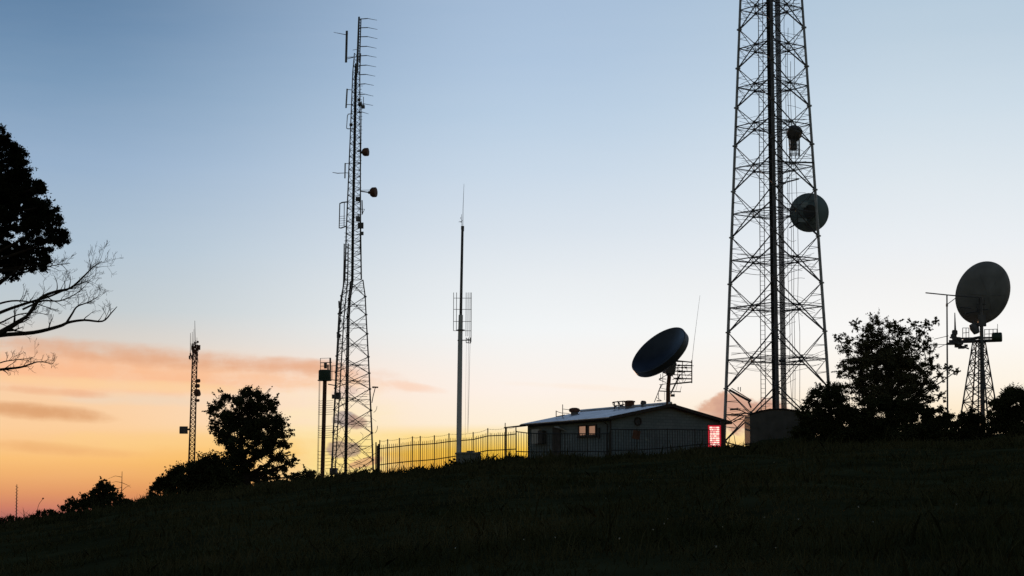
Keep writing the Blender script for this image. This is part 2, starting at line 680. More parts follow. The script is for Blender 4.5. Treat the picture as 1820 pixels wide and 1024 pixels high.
def make_tree(name, label, base, Y, blobs, leaf=.11, density=1.0, sub=.34, trunk_r=.22, m=None, group=None, cat='tree',
              fork=.35, depth=.8, leaves=46, sprigs=0):
    """blobs: (px, py, r_px) lobes of the crown as the photo shows them at distance Y"""
    root = thing(name, label, cat, base, group=group)
    wood = MB()
    ctr, rad, cnt = [], [], []
    top = V3((0, 0, -1e9))
    bc = []
    for px, py, r in blobs:
        c = P(px, py, Y)
        R_ = r / ppm(Y)
        c.y += random.uniform(-1, 1) * R_ * depth
        bc.append((c, R_))
    cz = sum(c.z for c, _ in bc) / len(bc)
    zt = max(c.z for c, _ in bc)
    tops = [c for c, _ in bc if c.z > cz + (zt - cz) * .3] or [bc[0][0]]
    tx, ty_ = sum(c.x for c in tops) / len(tops), sum(c.y for c in tops) / len(tops)
    b0_ = V3(base) - V3((0, 0, .3))
    forkp = V3((base[0] * .7 + tx * .3, base[1], base[2] + (cz - base[2]) * fork))
    end = V3((tx, ty_, cz + (zt - cz) * .55))
    tp = [b0_, b0_.lerp(forkp, .5) + V3((random.uniform(-.1, .1), 0, 0)), forkp]
    for q in range(1, 6):
        tp.append(forkp.lerp(end, q / 5) + V3((random.uniform(-.2, .2), random.uniform(-.2, .2), 0)) * (trunk_r * 2))
    wood.tube(tp, [trunk_r * r_ for r_ in (1.4, 1.0, .85, .68, .5, .36, .24, .12)], 9)
    limbs = MB()
    for c, R_ in bc:
        dist = [(abs((c.z - q.z) - .55 * math.hypot(c.x - q.x, c.y - q.y)), k) for k, q in enumerate(tp[2:])]
        k0 = min(dist)[1]
        st = tp[2 + k0]
        r0_ = trunk_r * (.42, .36, .3, .22, .16, .1)[k0]
        pts = curve_pts(st, c, V3((random.uniform(-.25, .25), random.uniform(-.25, .25), -(c - st).length * .10)), 6)
        limbs.tube(pts, [r0_ * (1 - .16 * q) for q in range(6)], 6)
        ns = max(11, int(20 * density * (R_ / .8) ** 1.5))
        for k in range(ns):
            d = V3(tuple(RNG.normal(0, 1, 3))).normalized()
            off = d * R_ * (RNG.random() ** .45)
            off.z *= .85
            sc = c + off
            limbs.tube(curve_pts(c + off * .1, sc, V3((0, 0, .1 * R_)), 4), [trunk_r * .12, trunk_r * .08, trunk_r * .05, trunk_r * .03], 4, False)
            ctr.append(sc)
            sr = R_ * sub * RNG.uniform(.6, 1.25)
            rad.append(sr)
            cnt.append(max(24, int(3.6 * leaves * (sr / .25) ** 1.7 * (.065 / leaf) ** 1.2)))
        for k in range(sprigs):                       # thin leafy shoots that break the outline
            a = RNG.uniform(0, 6.283)
            d = V3((math.cos(a), RNG.uniform(-.5, .5), math.sin(a) * .9 + .15)).normalized()
            tip = c + d * R_ * RNG.uniform(1.1, 1.5)
            limbs.tube([c + d * R_ * .5, tip], [trunk_r * .06, trunk_r * .02], 4, False)
            for q in range(4):
                ctr.append(c + d * R_ * (1.0 + .14 * q * RNG.uniform(.7, 1.2)))
                rad.append(.09 * max(1, leaf / .1))
                cnt.append(6)
    wood.build('trunk', M['bark'], root)
    limbs.build('limbs', M['bark'], root)
    lv = leaf_quads(np.array([tuple(c) for c in ctr]), np.array(rad), np.array(cnt), leaf)
    lv = lv - np.array(base)
    np_mesh('crown', lv, 4, m or M['leaf'], root)
    return root


def bush(label, Y, blobs, base_px, **k):
    b = gp(base_px, Y)
    kw = dict(leaf=.066, density=1.2, sub=.42, trunk_r=.09, group=None, cat='shrub', fork=.2, leaves=52, depth=.6, sprigs=2)
    kw.update(k)
    return make_tree('shrub', label, b, Y, blobs, **kw)


# broad tree on the left skyline
make_tree('broadleaf_tree', 'broad dark leafy tree with a rounded crown beside the low shrubs', gp(441, 131), 131,
          [(390, 716, 17), (376, 729, 12), (402, 706, 13), (440, 703, 18), (422, 716, 17), (462, 708, 20), (484, 722, 17), (446, 732, 27),
           (412, 748, 24), (482, 752, 24), (392, 742, 15), (383, 757, 14), (502, 766, 17), (447, 770, 28), (408, 782, 22), (486, 786, 24),
           (392, 768, 14), (506, 788, 13), (424, 805, 20), (462, 805, 22), (412, 815, 15), (492, 812, 18), (476, 830, 15), (514, 822, 12),
           (502, 833, 12), (470, 850, 12), (456, 858, 11), (478, 862, 10), (500, 860, 9), (492, 848, 12), (512, 848, 9), (410, 840, 14), (428, 850, 12), (524, 819, 7), (407, 800, 12), (440, 828, 16)],
          leaf=.066, density=1.25, sub=.36, trunk_r=.40, fork=.30, leaves=44, sprigs=3)
# shrubs along the left skyline
bush('dark rounded shrub mass directly left of the broad leafy tree', 130,
     [(375, 830, 26), (400, 838, 24), (355, 838, 24), (340, 842, 22), (395, 858, 25), (365, 862, 26), (340, 866, 22), (416, 856, 18)], 380, density=1.6)
bush('low spreading dark shrub under the red and white lattice mast', 129,
     [(318, 846, 20), (300, 856, 19), (284, 868, 15), (322, 866, 20), (268, 878, 9), (300, 876, 14), (287, 852, 8)], 300, density=1.6)
bush('pointed dark shrub beside the thin leaning stick pole', 124,
     [(183, 858, 8), (180, 866, 11), (190, 866, 11), (230, 897, 9), (150, 900, 12), (130, 904, 10), (205, 900, 14), (183, 872, 14), (170, 880, 14), (196, 879, 14), (158, 888, 15), (210, 890, 14), (184, 892, 18), (224, 893, 9), (140, 896, 11), (170, 897, 14)], 184, density=1.6)
bush('small wispy dark bush near the lower left corner', 118, [(84, 911, 9), (70, 914, 8), (97, 913, 7), (62, 919, 8), (88, 920, 9)], 80, density=1.4, leaf=.05)
bush('tiny ragged bush at the far left end of the skyline', 118, [(14, 922, 9), (30, 926, 8), (2, 927, 8), (40, 930, 6)], 18, density=1.0, leaf=.048)
bush('bare-twigged little bush between two darker bushes at left', 121, [(126, 893, 8), (120, 900, 8), (134, 900, 8), (112, 904, 7)], 124, density=.8, leaf=.045, sprigs=5)
bush('small shrub at the foot of the pole with the platform', 136,
     [(545, 842, 11), (530, 848, 11), (558, 848, 10), (520, 854, 9), (545, 854, 12), (566, 853, 7)], 545, density=1.3, m=M['leaf2'])
bush('low grassy tuft shrub by the left end of the steel fence', 130, [(653, 838, 9), (640, 843, 9), (630, 847, 7), (667, 838, 7)], 648, density=1.0, leaf=.048, sprigs=4)
bush('low dark clump against the fence left of the pale pole', 127.5, [(742, 833, 6), (752, 835, 5), (733, 836, 5)], 742, density=1.2, leaf=.048)
bush('small dark clump between the concrete tank and the house', 127, [(872, 822, 7), (880, 824, 5), (865, 825, 5)], 872, density=1.2, leaf=.045)
bush('dark weedy clump at the left corner of the house', 127, [(905, 814, 6), (921, 816, 10), (912, 820, 8), (930, 819, 8), (897, 821, 7)], 915, density=1.3, leaf=.048)
bush('weedy clump at the foot of the pale pole', 128, [(806, 822, 7), (797, 826, 6), (814, 827, 7)], 806, density=1.2, leaf=.048, sprigs=4)

# right-hand tree and shrubs
make_tree('broadleaf_tree', 'open-crowned tree with gappy leaf clusters next to the large lattice tower', gp(1580, 136), 136,
          [(1562, 572, 17), (1545, 590, 19), (1582, 580, 18), (1601, 592, 17), (1520, 577, 10), (1530, 606, 17), (1565, 606, 22), (1595, 618, 22),
           (1506, 604, 10), (1490, 602, 7), (1622, 578, 9), (1646, 574, 9), (1664, 572, 6), (1630, 600, 13), (1545, 632, 26), (1580, 642, 28),
           (1615, 642, 22), (1510, 645, 18), (1500, 660, 17), (1640, 622, 12), (1530, 668, 24), (1565, 678, 27), (1605, 680, 26), (1636, 664, 18),
           (1655, 650, 13), (1512, 690, 17), (1545, 706, 22), (1590, 716, 26), (1630, 702, 20), (1660, 690, 14), (1686, 655, 7), (1700, 660, 5),
           (1672, 668, 9), (1650, 715, 15), (1672, 705, 9), (1555, 655, 26), (1600, 660, 28), (1580, 625, 24), (1548, 618, 18), (1625, 650, 20), (1535, 640, 20), (1570, 700, 30), (1610, 700, 26), (1530, 690, 24), (1615, 612, 16), (1645, 612, 14), (1655, 636, 15), (1640, 590, 12), (1505, 625, 15), (1640, 682, 19), (1600, 640, 24)],
          leaf=.058, density=1.1, sub=.33, trunk_r=.28, fork=.36, leaves=27, sprigs=5, m=M['leaf2'])
RS = 'dark shrubs under the open-crowned tree'
bush('dark shrub in front of the right leg of the large lattice tower', 134, [(1478, 690, 15), (1455, 702, 16), (1488, 712, 22), (1440, 716, 11), (1465, 728, 24), (1430, 735, 14), (1498, 738, 22), (1445, 752, 24), (1480, 765, 28), (1505, 772, 24), (1430, 770, 20)], 1475, density=1.2, sprigs=4)
bush('dense dark shrub below the trunk of the open-crowned tree', 133, [(1545, 724, 18), (1575, 722, 18), (1605, 722, 18), (1632, 728, 15), (1518, 735, 16), (1530, 745, 22), (1560, 752, 22), (1590, 750, 22), (1620, 748, 20), (1545, 775, 25), (1585, 778, 25), (1620, 776, 24), (1520, 770, 18)], 1575, density=1.7)
bush('dense low shrub below the thin T-shaped pole', 133, [(1650, 742, 18), (1680, 744, 16), (1665, 768, 24), (1640, 770, 20), (1695, 768, 18), (1705, 748, 12), (1672, 728, 9), (1654, 728, 8)], 1668, density=1.7)
bush('low dark shrub at the foot of the lattice stand carrying the grey dish', 133, [(1722, 738, 14), (1740, 748, 16), (1725, 765, 20), (1750, 770, 18), (1765, 748, 9), (1708, 770, 14)], 1735, density=1.7)
bush('smooth rounded dark bush at the right edge of the view', 131, [(1790, 708, 20), (1775, 720, 17), (1810, 702, 18), (1830, 708, 22), (1768, 738, 14), (1795, 735, 22), (1825, 738, 22), (1780, 760, 20), (1810, 765, 22), (1840, 765, 20), (1845, 730, 22)], 1800, density=1.5, sprigs=0)

# near tree, left edge of the frame
TY = 70.0
tb = gp(-95, TY)
lt = thing('tall_tree', 'tall near tree at left with fluffy dark foliage and bare lower branches', 'tree', tb)
trunk_pts = [tb - V3((0, 0, .3)), P(-92, 760, TY), P(-85, 600, TY), P(-80, 480, TY), P(-70, 380, TY), P(-55, 300, TY), P(-40, 235, TY)]
MB().tube(trunk_pts, [.42, .36, .32, .27, .21, .13, .05], 10).build('trunk', M['bark'], lt)


def spline(pts, n=4):
    out = []
    L = [pts[0] * 2 - pts[1]] + pts + [pts[-1] * 2 - pts[-2]]
    for i in range(1, len(L) - 2):
        p0, p1, p2, p3 = L[i - 1:i + 3]
        for k in range(n):
            t = k / n
            out.append(.5 * ((2 * p1) + (p2 - p0) * t + (2 * p0 - 5 * p1 + 4 * p2 - p3) * t * t + (3 * p1 - p0 - 3 * p2 + p3) * t ** 3))
    out.append(pts[-1])
    return out


def twigs(mb, path, r0, r1, level, lo=.25, num=6, length=.9, up=.5):
    n = len(path)
    for k in range(num):
        t = random.uniform(lo, 1)
        i = min(n - 2, int(t * (n - 1)))
        p = path[i].lerp(path[i + 1], random.random())
        d = (path[i + 1] - path[i]).normalized()
        side = random.choice((-1, 1))
        ang = side * random.uniform(.4, 1.0)
        nd = V3((d.x * math.cos(ang) - d.z * math.sin(ang), d.y + random.uniform(-.4, .4), d.x * math.sin(ang) + d.z * math.cos(ang) + up * random.random())).normalized()
        ln = length * random.uniform(.5, 1.2)
        pts = [p]
        for q in range(4):
            nd = (nd + V3((random.uniform(-.25, .25), random.uniform(-.2, .2), random.uniform(-.15, .3)))).normalized()
            pts.append(pts[-1] + nd * ln / 4)
        rr = (r0 + (r1 - r0) * t) * .5
        mb.tube(pts, [max(.004, rr * (1 - .2 * q)) for q in range(5)], 4, False)
        if level > 0:
            twigs(mb, pts, rr * .9, .004, level - 1, .2, 3, length * .5, up)


BR = [  # bare branches as the photo shows them: points, start radius, twig count
    ([(-85, 640), (-40, 606), (0, 596), (60, 591), (105, 580), (122, 573), (150, 569), (182, 571), (198, 556), (208, 545)], .10, 5, .6),
    ([(-85, 655), (-30, 608), (0, 592), (33, 572), (50, 560), (66, 542)], .17, 6, .6),
    ([(50, 560), (72, 530), (100, 518), (125, 512), (150, 490), (165, 475), (181, 464)], .07, 12, .7),
    ([(118, 574), (128, 558), (137, 545), (155, 538), (170, 530), (180, 522)], .045, 9, .5),
    ([(-80, 580), (-20, 563), (20, 548), (54, 537), (85, 528), (112, 517), (140, 505), (161, 498)], .075, 14, .7),
    ([(-80, 560), (-20, 545), (20, 535), (54, 537), (80, 545), (105, 552)], .05, 8, .5),
    ([(-75, 540), (-10, 510), (25, 480), (45, 462), (60, 455)], .10, 6, .6),
    ([(-75, 530), (0, 500), (40, 475), (75, 470), (100, 462)], .07, 8, .6),
    ([(20, 490), (60, 480), (95, 472), (125, 468)], .04, 10, .5),
    ([(-80, 520), (-20, 470), (10, 445), (38, 425), (55, 415)], .10, 5, .6),
    ([(-85, 690), (-30, 662), (0, 657), (35, 653), (52, 648), (70, 643), (94, 647)], .07, 12, .5),
    ([(-40, 664), (0, 645), (25, 640), (50, 637), (62, 634)], .03, 8, .4),
    ([(-80, 590), (-30, 580), (0, 574), (30, 560), (60, 556), (90, 560)], .05, 9, .5),
    ([(40, 550), (75, 535), (105, 535), (130, 525), (148, 512), (158, 500)], .04, 10, .5),
]
for pts, r0, num, ln in BR:
    y0 = TY + random.uniform(-1.2, 1.2)
    path = spline([P(a, b, TY + (y0 - TY) * min(1, max(0, (a + 85) / 100))) for a, b in pts], 4)
    mb = MB()
    mb.tube(path, [max(.008, r0 * (1 - .88 * i / (len(path) - 1))) for i in range(len(path))], 7)
    twigs(mb, path, r0, .012, 2, .35, num, ln)
    mb.build('branch', M['bark'], lt)
blobs = [(-20, 290, 62), (8, 252, 22), (22, 268, 18), (-30, 250, 30), (25, 305, 24), (15, 330, 40), (58, 336, 17), (70, 328, 9), (40, 350, 26),
         (-10, 370, 50), (62, 372, 24), (92, 390, 22), (98, 418, 20), (70, 415, 28), (35, 395, 28), (48, 440, 22), (100, 432, 12), (20, 452, 22),
         (72, 452, 18), (-10, 440, 40), (78, 475, 9), (55, 468, 14), (10, 475, 20), (-20, 480, 25), (30, 285, 16), (-25, 330, 50), (86, 372, 12)]
ctr, rad, cnt = [], [], []
lm = MB()
for px, py, r in blobs:
    c = P(px, py, TY)
    R_ = r / ppm(TY)
    c.y += random.uniform(-.8, .8)
    j = min(range(len(trunk_pts)), key=lambda q: abs(trunk_pts[q].z - (c.z - .8)))
    lm.tube(curve_pts(trunk_pts[j], c, V3((0, 0, -.2)), 6), [.10, .085, .07, .05, .035, .02], 6)
    for k in range(int(40 * (R_ / .5) ** 1.7)):
        d = V3(tuple(RNG.normal(0, 1, 3))).normalized()
        ctr.append(c + d * R_ * RNG.random() ** .4)
        rad.append(.15 * RNG.uniform(.7, 1.2))
        cnt.append(150)
lm.build('limbs', M['bark'], lt)
np_mesh('crown', leaf_quads(np.array([tuple(c) for c in ctr]), np.array(rad), np.array(cnt), .042) - np.array(tb), 4, M['needle'], lt)

# dry stalks on the left skyline
t = thing('dead_sapling', 'thin bare stick with drooping side twigs above the pointed shrub', 'sapling', gp(217, 124))
b0, b1 = gp(217, 124), P(217, 838, 124)
MB().tube([b0, b0.lerp(b1, .5) + V3((.02, 0, 0)), b1], [.035, .03, .015], 6).build('stem', M['bark'], t)
mb = MB()
for a, b, c in (((216, 848), (205, 846), (192, 851)), ((217, 858), (206, 856), (198, 858)), ((217, 858), (226, 862), (233, 867)),
                ((217, 872), (224, 866), (232, 862)), ((216, 866), (209, 869), (205, 877))):
    mb.tube([P(*a, 124), P(*b, 124), P(*c, 124)], [.016, .012, .006], 4)
mb.build('twigs', M['bark'], t)
t = thing('dry_stalk', 'bent dry flower stalk with a round seed head at lower left', 'plant', gp(66, 118))
MB().tube(spline([gp(66, 118), P(68, 900, 118), P(73, 891, 118), P(76, 887, 118)], 4), .014, 5).build('stem', M['bark'], t)
MB().lathe([(0, .05), (.05, .03), (.06, -.02), (0, -.06)], P(76.5, 886, 118), (0, 0, 1), 8).build('seed_head', M['bark'], t)
# far mast at the left edge
b0 = gp(31, 300)
t = thing('distant_mast', 'very thin distant mast at the far left edge, faint against the red horizon', 'mast', b0)
b1 = P(30, 861, 300)
MB().tube([b0, b1], [.14, .05], 6).build('pole', M['steel_dark'], t)
mb = MB()
mb.tube([b0.lerp(b1, .45 + .022 * k) + V3((.2 if k % 2 else -.2, 0, 0)) for k in range(25)], .035, 4)
mb.build('bracing', M['steel_dark'], t)


# ------------------------------------------------------------------ lattice towers
def ring_pts(c, R_, n, yaw):
    return [c + V3((math.cos(yaw + 2 * math.pi * i / n) * R_, math.sin(yaw + 2 * math.pi * i / n) * R_, 0)) for i in range(n)]


def lattice(root, levels, n, yaw, leg_r, br_r, mlegs, mbr, style='X', redundant=True, arcs=0, hz=True):
    """levels: list of (centre point, radius) bottom to top"""
    rings = [ring_pts(c, R_, n, yaw) for c, R_ in levels]
    for i in range(n):
        mleg = mlegs[i] if isinstance(mlegs, tuple) else mlegs
        mb = MB()
        mb.tube([r[i] for r in rings], [leg_r * (1 - .35 * k / len(rings)) for k in range(len(rings))], 8)
        if arcs:
            for r in rings[1:-1]:                         # flange collars
                mb.tube([r[i] - V3((0, 0, .05)), r[i] + V3((0, 0, .05))], leg_r * 1.6, 8)
        mb.build('leg', mleg, root)
    for i in range(n):
        j = (i + 1) % n
        mb = MB()
        for k in range(len(rings) - 1):
            a, b = rings[k][i], rings[k][j]
            c, d = rings[k + 1][i], rings[k + 1][j]
            x = (a + b + c + d) / 4
            wa, wc = (a - b).length, (c - d).length
            tt = wa / (wa + wc)
            x = a.lerp(d, tt)
            if style == 'X':
                big, small = (1.25, .75) if redundant else (1, 1)
                mb.bar(a, d, br_r * (big if i % 2 == 0 else small))
                mb.bar(b, c, br_r * (small if i % 2 == 0 else big))
            elif style == 'Z':
                if k % 2:
                    mb.bar(a, d, br_r)
                else:
                    mb.bar(b, c, br_r)
            if hz and (style == 'Z' or not redundant):
                mb.bar(a, b, br_r * .8)
            if redundant:
                la, lb = a.lerp(c, tt), b.lerp(d, tt)
                mb.bar(la, x, br_r * .55)
                mb.bar(x, lb, br_r * .55)
                # redundant members
                for s_, leg0, leg1, dg in ((a, a, la, x), (b, b, lb, x)):
                    q = s_.lerp(x, .5)
                    mb.bar(q, leg0.lerp(leg1, .55), br_r * .38)
                    mb.bar(q, leg1, br_r * .38)
                for s_, lg in ((c, la), (d, lb)):
                    q = s_.lerp(x, .5)
                    mb.bar(q, lg.lerp(s_, .5), br_r * .38)
                mb.box(x, (br_r * 2.6, br_r * 2.0, br_r * 3.4), math.atan2((b - a).y, (b - a).x))
            for _ in range(arcs):                         # slack feeder cables looped between the members
                p, q = a.lerp(c, random.uniform(.30, .70)), b.lerp(d, random.uniform(.30, .70))
                u0, u1 = random.uniform(0, .3), random.uniform(.6, 1)
                p, q = p.lerp(q, u0), p.lerp(q, u1)
                mb.tube(curve_pts(p, q, V3((random.uniform(-.2, .2), random.uniform(-.3, .3), random.uniform(-.4, .3))), 7), random.choice((.010, .013, .018)), 4)
        mb.build('bracing', mbr, root)
    return rings


def panel_antenna(root, a, b, w, m, arms=(), name='panel_antenna'):
    mb = MB()
    a, b = V3(a), V3(b)
    mb.tube([a, b], w * .5, 8)
    o = mb.build(name, m, root)
    if arms:
        mb = MB()
        for p, q in arms:
            mb.tube([p, q], .025, 6)
        mb.build('support_arm', M['steel_dark'], root)
    return o


def drum(root, c, axis, R_, depth, m, back, mrim=None):
    """shrouded microwave dish; axis points out of its face"""
    axis = V3(axis).normalized()
    mb = MB()
    mb.lathe([(0, -depth * .5), (R_ * .3, -depth * .48), (R_ * .75, -depth * .3), (R_ * .98, -depth * .02), (R_ * 1.0, depth * .02),
              (R_ * 1.0, depth * .62), (R_ * .96, depth * .66), (0, depth * .74)], c, axis, 28)
    o = mb.build('dish_antenna', m, root)
    mb = MB()
    mb.tube([c - axis * depth * .45, c - axis * depth * .75], R_ * .3, 10)
    mb.tube([c - axis * depth * .6, back], R_ * .12, 8)
    mb.tube([c - axis * depth * .3 + V3((0, 0, R_ * .5)), back + V3((0, 0, R_ * .2))], R_ * .05, 6)
    mb.build('bracket', M['steel_dark'], o)
    return o


# --- large lattice tower
BY = 146.0
bc = P(1383, 806, BY)
bc.z = gz(bc.x, bc.y) - .6
root = thing('lattice_tower', 'large square lattice tower with tubular legs rising out of the picture behind the house', 'tower', bc)
lv = []
axis0, axis1 = P(1383, 790, BY), P(1370.5, 0, BY)
for py in (812, 785, 690, 590, 504, 421, 339, 258, 190, 120, 51, -17, -84, -150, -215):
    t = (790 - py) / 790
    c = axis0.lerp(axis1, t)
    c.z = P(1380, py, BY).z
    half = 95.5 - 41.5 * t
    lv.append((c, half / ppm(BY) * (1 + .03 * t)))
YAW0 = math.radians(172)
rings = lattice(root, lv[:1] + lv[1:], 4, YAW0, .125, .066, (M['steel'], M['steel_dark'], M['steel'], M['steel_dark']), M['steel_dark'], 'X', True, 5)
# plan bracing
for k in range(1, len(lv) - 1):
    r = ring_pts((lv[k][0] + lv[k + 1][0]) / 2, (lv[k][1] + lv[k + 1][1]) / 2, 4, YAW0)
    mids = [(r[i] + r[(i + 1) % 4]) / 2 for i in range(4)]
    mb = MB()
    mb.tube(mids + [mids[0]], .032, 4)
    mb.bar(mids[0], mids[2], .035)
    mb.bar(mids[1], mids[3], .035)
    for q in range(4):
        mb.bar(mids[q], r[q], .025)
        mb.bar(mids[q], r[(q + 1) % 4], .025)
    mb.build('plan_bracing', M['steel_dark'], root)


def axis_at(py, off=0, dy=0.0):
    t = (790 - py) / 790
    c = axis0.lerp(axis1, t)
    c.z = P(1380, py, BY).z
    return c + V3((off / ppm(BY), dy, 0))


# feeder bundle up the near leg, inner cable ladder, climbing ladder with hoops
mb = MB()
for o_, r_ in ((-13, .06), (-10, .09), (-6.5, .10), (-3.5, .06)):
    mb.tube([axis_at(p, o_ - (p - 400) * .003, -2.0 + (790 - p) * .0009) for p in range(790, -216, -70)], r_, 7)
mb.build('feeder_cables', M['cable'], root)
mb = MB()
for o_ in (9.5, 11.5, 13.5, 15.5, 17.5):
    mb.tube([axis_at(p, o_, .6) for p in range(790, -216, -100)], .042, 5)
for p in range(780, -210, -9):
    mb.bar(axis_at(p, 8, .6), axis_at(p, 19, .6), .03)
mb.build('cable_ladder', M['steel_dark'], root)
mb = MB()
for o_ in (-27, -19):
    mb.tube([axis_at(p, o_ + (790 - p) * .008, .9) for p in range(790, -216, -100)], .03, 5)
for p in range(785, -210, -8):
    mb.bar(axis_at(p, -27 + (790 - p) * .008, .9), axis_at(p, -19 + (790 - p) * .008, .9), .02)
mb.build('climbing_ladder', M['steel_dark'], root)
mb = MB()
for o_ in (24, 29, 33, 41):
    q0 = random.randint(-100, 200)
    MB().tube([axis_at(p, o_ + random.uniform(-1, 1), random.uniform(-.2, .4)) for p in range(770, q0, -60)], .018, 4).build('loose_cable', M['cable'], root)
for p in range(760, -200, -26):
    a = axis_at(p, random.uniform(10, 26), random.uniform(-.3, .3))
    MB().tube(curve_pts(a, a + V3((random.uniform(.4, 1.6), random.uniform(-.4, .4), random.uniform(-.5, .5))), V3((0, 0, random.uniform(-.4, .4))), 6), .013, 4).build('loose_cable', M['cable'], root)
# equipment fixed to it
c = P(1438, 378, BY + .75)
R_ = 35.5 / ppm(BY)
ax = V3((.30, .93, .12)).normalized()
mb = MB()
mb.lathe([(R_ * .16, -R_ * .40), (R_ * .5, -R_ * .34), (R_ * .86, -R_ * .14), (R_, .0), (R_, .10), (R_ * .97, .12), (R_ * .85, -R_ * .08), (R_ * .5, -R_ * .27), (0, -R_ * .34)], c, ax, 40)
mb.lathe([(0, -R_ * .41), (R_ * .16, -R_ * .40)], c, ax, 40)
dsh = mb.build('dish_antenna', M['teal'], root)
q = c - ax * R_ * .55
MB().box(q + V3((-.22, -.1, .55)), (.50, .10, .42), .3).build('mount_plate', M['teal_pale'], dsh)
MB().box(q + V3((-.38, -.06, -.62)), (.66, .10, .28), .3).build('mount_plate', M['teal_pale'], dsh)
mb = MB()
mb.lathe([(0, -.12), (.42, -.10), (.52, .0), (.52, .16), (0, .18)], q + V3((.22, 0, .05)), -ax, 18)
mb.tube([q + V3((.22, -.1, .05)), q + V3((-.05, -.25, .45))], .06, 6)
mb.tube([q + V3((-.3, .1, -.6)), q + V3((-1.3, .5, -1.1))], .05, 6)
mb.build('bracket', M['dish'], dsh)
c = P(1411, 238, BY - .6)
mb = MB()
mb.lathe([(0, .50), (.38, .46), (.55, .30), (.60, -.20), (.46, -.50), (0, -.56)], c + V3((.05, 0, .1)), (.2, -.5, .75), 7)
hn = mb.build('horn_antenna', M['steel_dark'], root)
mb = MB()
for k in range(9):
    a_ = k * 6.283 / 9
    mb.tube([c + V3((math.cos(a_) * .42, math.sin(a_) * .42, -.1)), c + V3((math.cos(a_) * .36 + .05, math.sin(a_) * .36, -1.75))], .028, 5)
for z_ in (-.5, -.85, -1.2, -1.55):
    mb.tube([c + V3((math.cos(t_ * .6981) * .40, math.sin(t_ * .6981) * .40, z_)) for t_ in range(10)], .025, 4)
mb.tube([c + V3((-.05, .0, -.2)), c + V3((-.02, .0, -1.2))], .26, 10)
mb.bar(c + V3((-.9, .0, .05)), c + V3((.3, 0, .1)), .07)
mb.bar(c + V3((-1.0, .2, -2.1)), c + V3((1.5, .0, -2.2)), .09)
mb.bar(c + V3((-.3, .2, -1.3)), c + V3((-.3, .2, -2.2)), .05)
mb.build('bracket', M['steel_dark'], hn)
mb = MB()
for (x0, y0, x1, y1, w_) in ((1372, 648, 1430, 648, .07), (1355, 644, 1384, 644, .04), (1385, 641, 1395, 641, .12), (1393, 325, 1420, 318, .08), (1369, 334, 1384, 330, .1), (1384, 324, 1396, 326, .1)):
    MB().bar(P(x0, y0, BY - .4), P(x1, y1, BY - .2), w_).build('rest_platform', M['steel_dark'], root)
# little walkway frame low on the left face
mb = MB()
for (x0, y0, x1, y1, w_) in ((1296, 693, 1334, 714, .12), (1300, 690, 1336, 712, .05), (1297, 728, 1312, 727, .1), (1312, 727, 1338, 741, .05),
                             (1300, 748, 1325, 733, .05), (1312, 694, 1312, 688, .04), (1316, 696, 1316, 688, .04), (1330, 714, 1335, 725, .09),
                             (1300, 735, 1330, 740, .04), (1303, 750, 1322, 741, .06)):
    mb.bar(P(x0, y0, BY - .3), P(x1, y1, BY - .3), w_)
mb.build('walkway_frame', M['steel_dark'], root)

# --- slim stepped tower on the left
LY = 144.0
b0 = P(627, 860, LY)
b0.z = gz(b0.x, b0.y) - .3
root = thing('lattice_tower', 'slim stepped lattice tower crowded with antennas left of the pale pole', 'tower', b0)


def lax(py, off=0, dy=0.0):
    px = float(np.interp(-py, [-866, -560, -498, -400, -250, -130, -100, -30], [622, 623.5, 627, 628, 631, 633, 635, 639.5]))
    q = P(px + off, py, LY)
    return V3((q.x, LY + dy, q.z))


YAW = math.radians(-13)
lvl = [(lax(py), r / ppm(LY)) for py, r in ((866, 44.5), (818, 42), (770, 40), (730, 38), (692, 36), (664, 34.6), (635, 33), (594, 30.5), (560, 28.4), (528, 25), (498, 19))]
lvl[0][0].z = min(lvl[0][0].z, b0.z)
rings = lattice(root, lvl, 3, YAW, .066, .030, M['steel_dark'], M['steel_dark'], 'X', True, 2)
lvl2 = [(lax(py), r / ppm(LY)) for py, r in [(498 - 11.5 * k, 17.0 - .30 * k) for k in range(36)]]
lattice(root, lvl2, 3, math.radians(-22), .055, .026, M['steel_dark'], M['steel_dark'], 'Z', False, 0)
mb = MB()                                         # feeder run up the side
for o_, r_ in ((1.5, .045), (4.0, .065)):
    mb.tube([lax(p, o_ - 10 + (850 - p) * .0125 if p > 500 else o_ - 3, -.35) for p in range(850, 80, -35)], r_, 6)
mb.build('feeder_cables', M['cable'], root)
mb = MB()
for o_ in (-33, -26):
    mb.tube([lax(p, o_ + (850 - p) * .052 if p > 500 else o_ + 18.2, -.5) for p in range(855, 400, -35)], .05, 6)
for p in range(850, 410, -7):
    a = -33 + ((850 - p) * .052 if p > 500 else 18.2)
    mb.bar(lax(p, a, -.5), lax(p, a + 7, -.5), .025)
mb.build('climbing_ladder', M['steel_dark'], root)
mb = MB()                                         # thin outrigger line with hoops on the right of the shaft
mb.tube([lax(p, 12.5 - (450 - p) * .006, -.2) for p in range(450, 150, -30)], .02, 4)
for p in range(448, 150, -6):
    mb.bar(lax(p, 6, -.2), lax(p, 13.5 - (450 - p) * .006 + random.uniform(-1, 1), -.2), .022)
mb.build('step_rungs', M['steel_dark'], root)
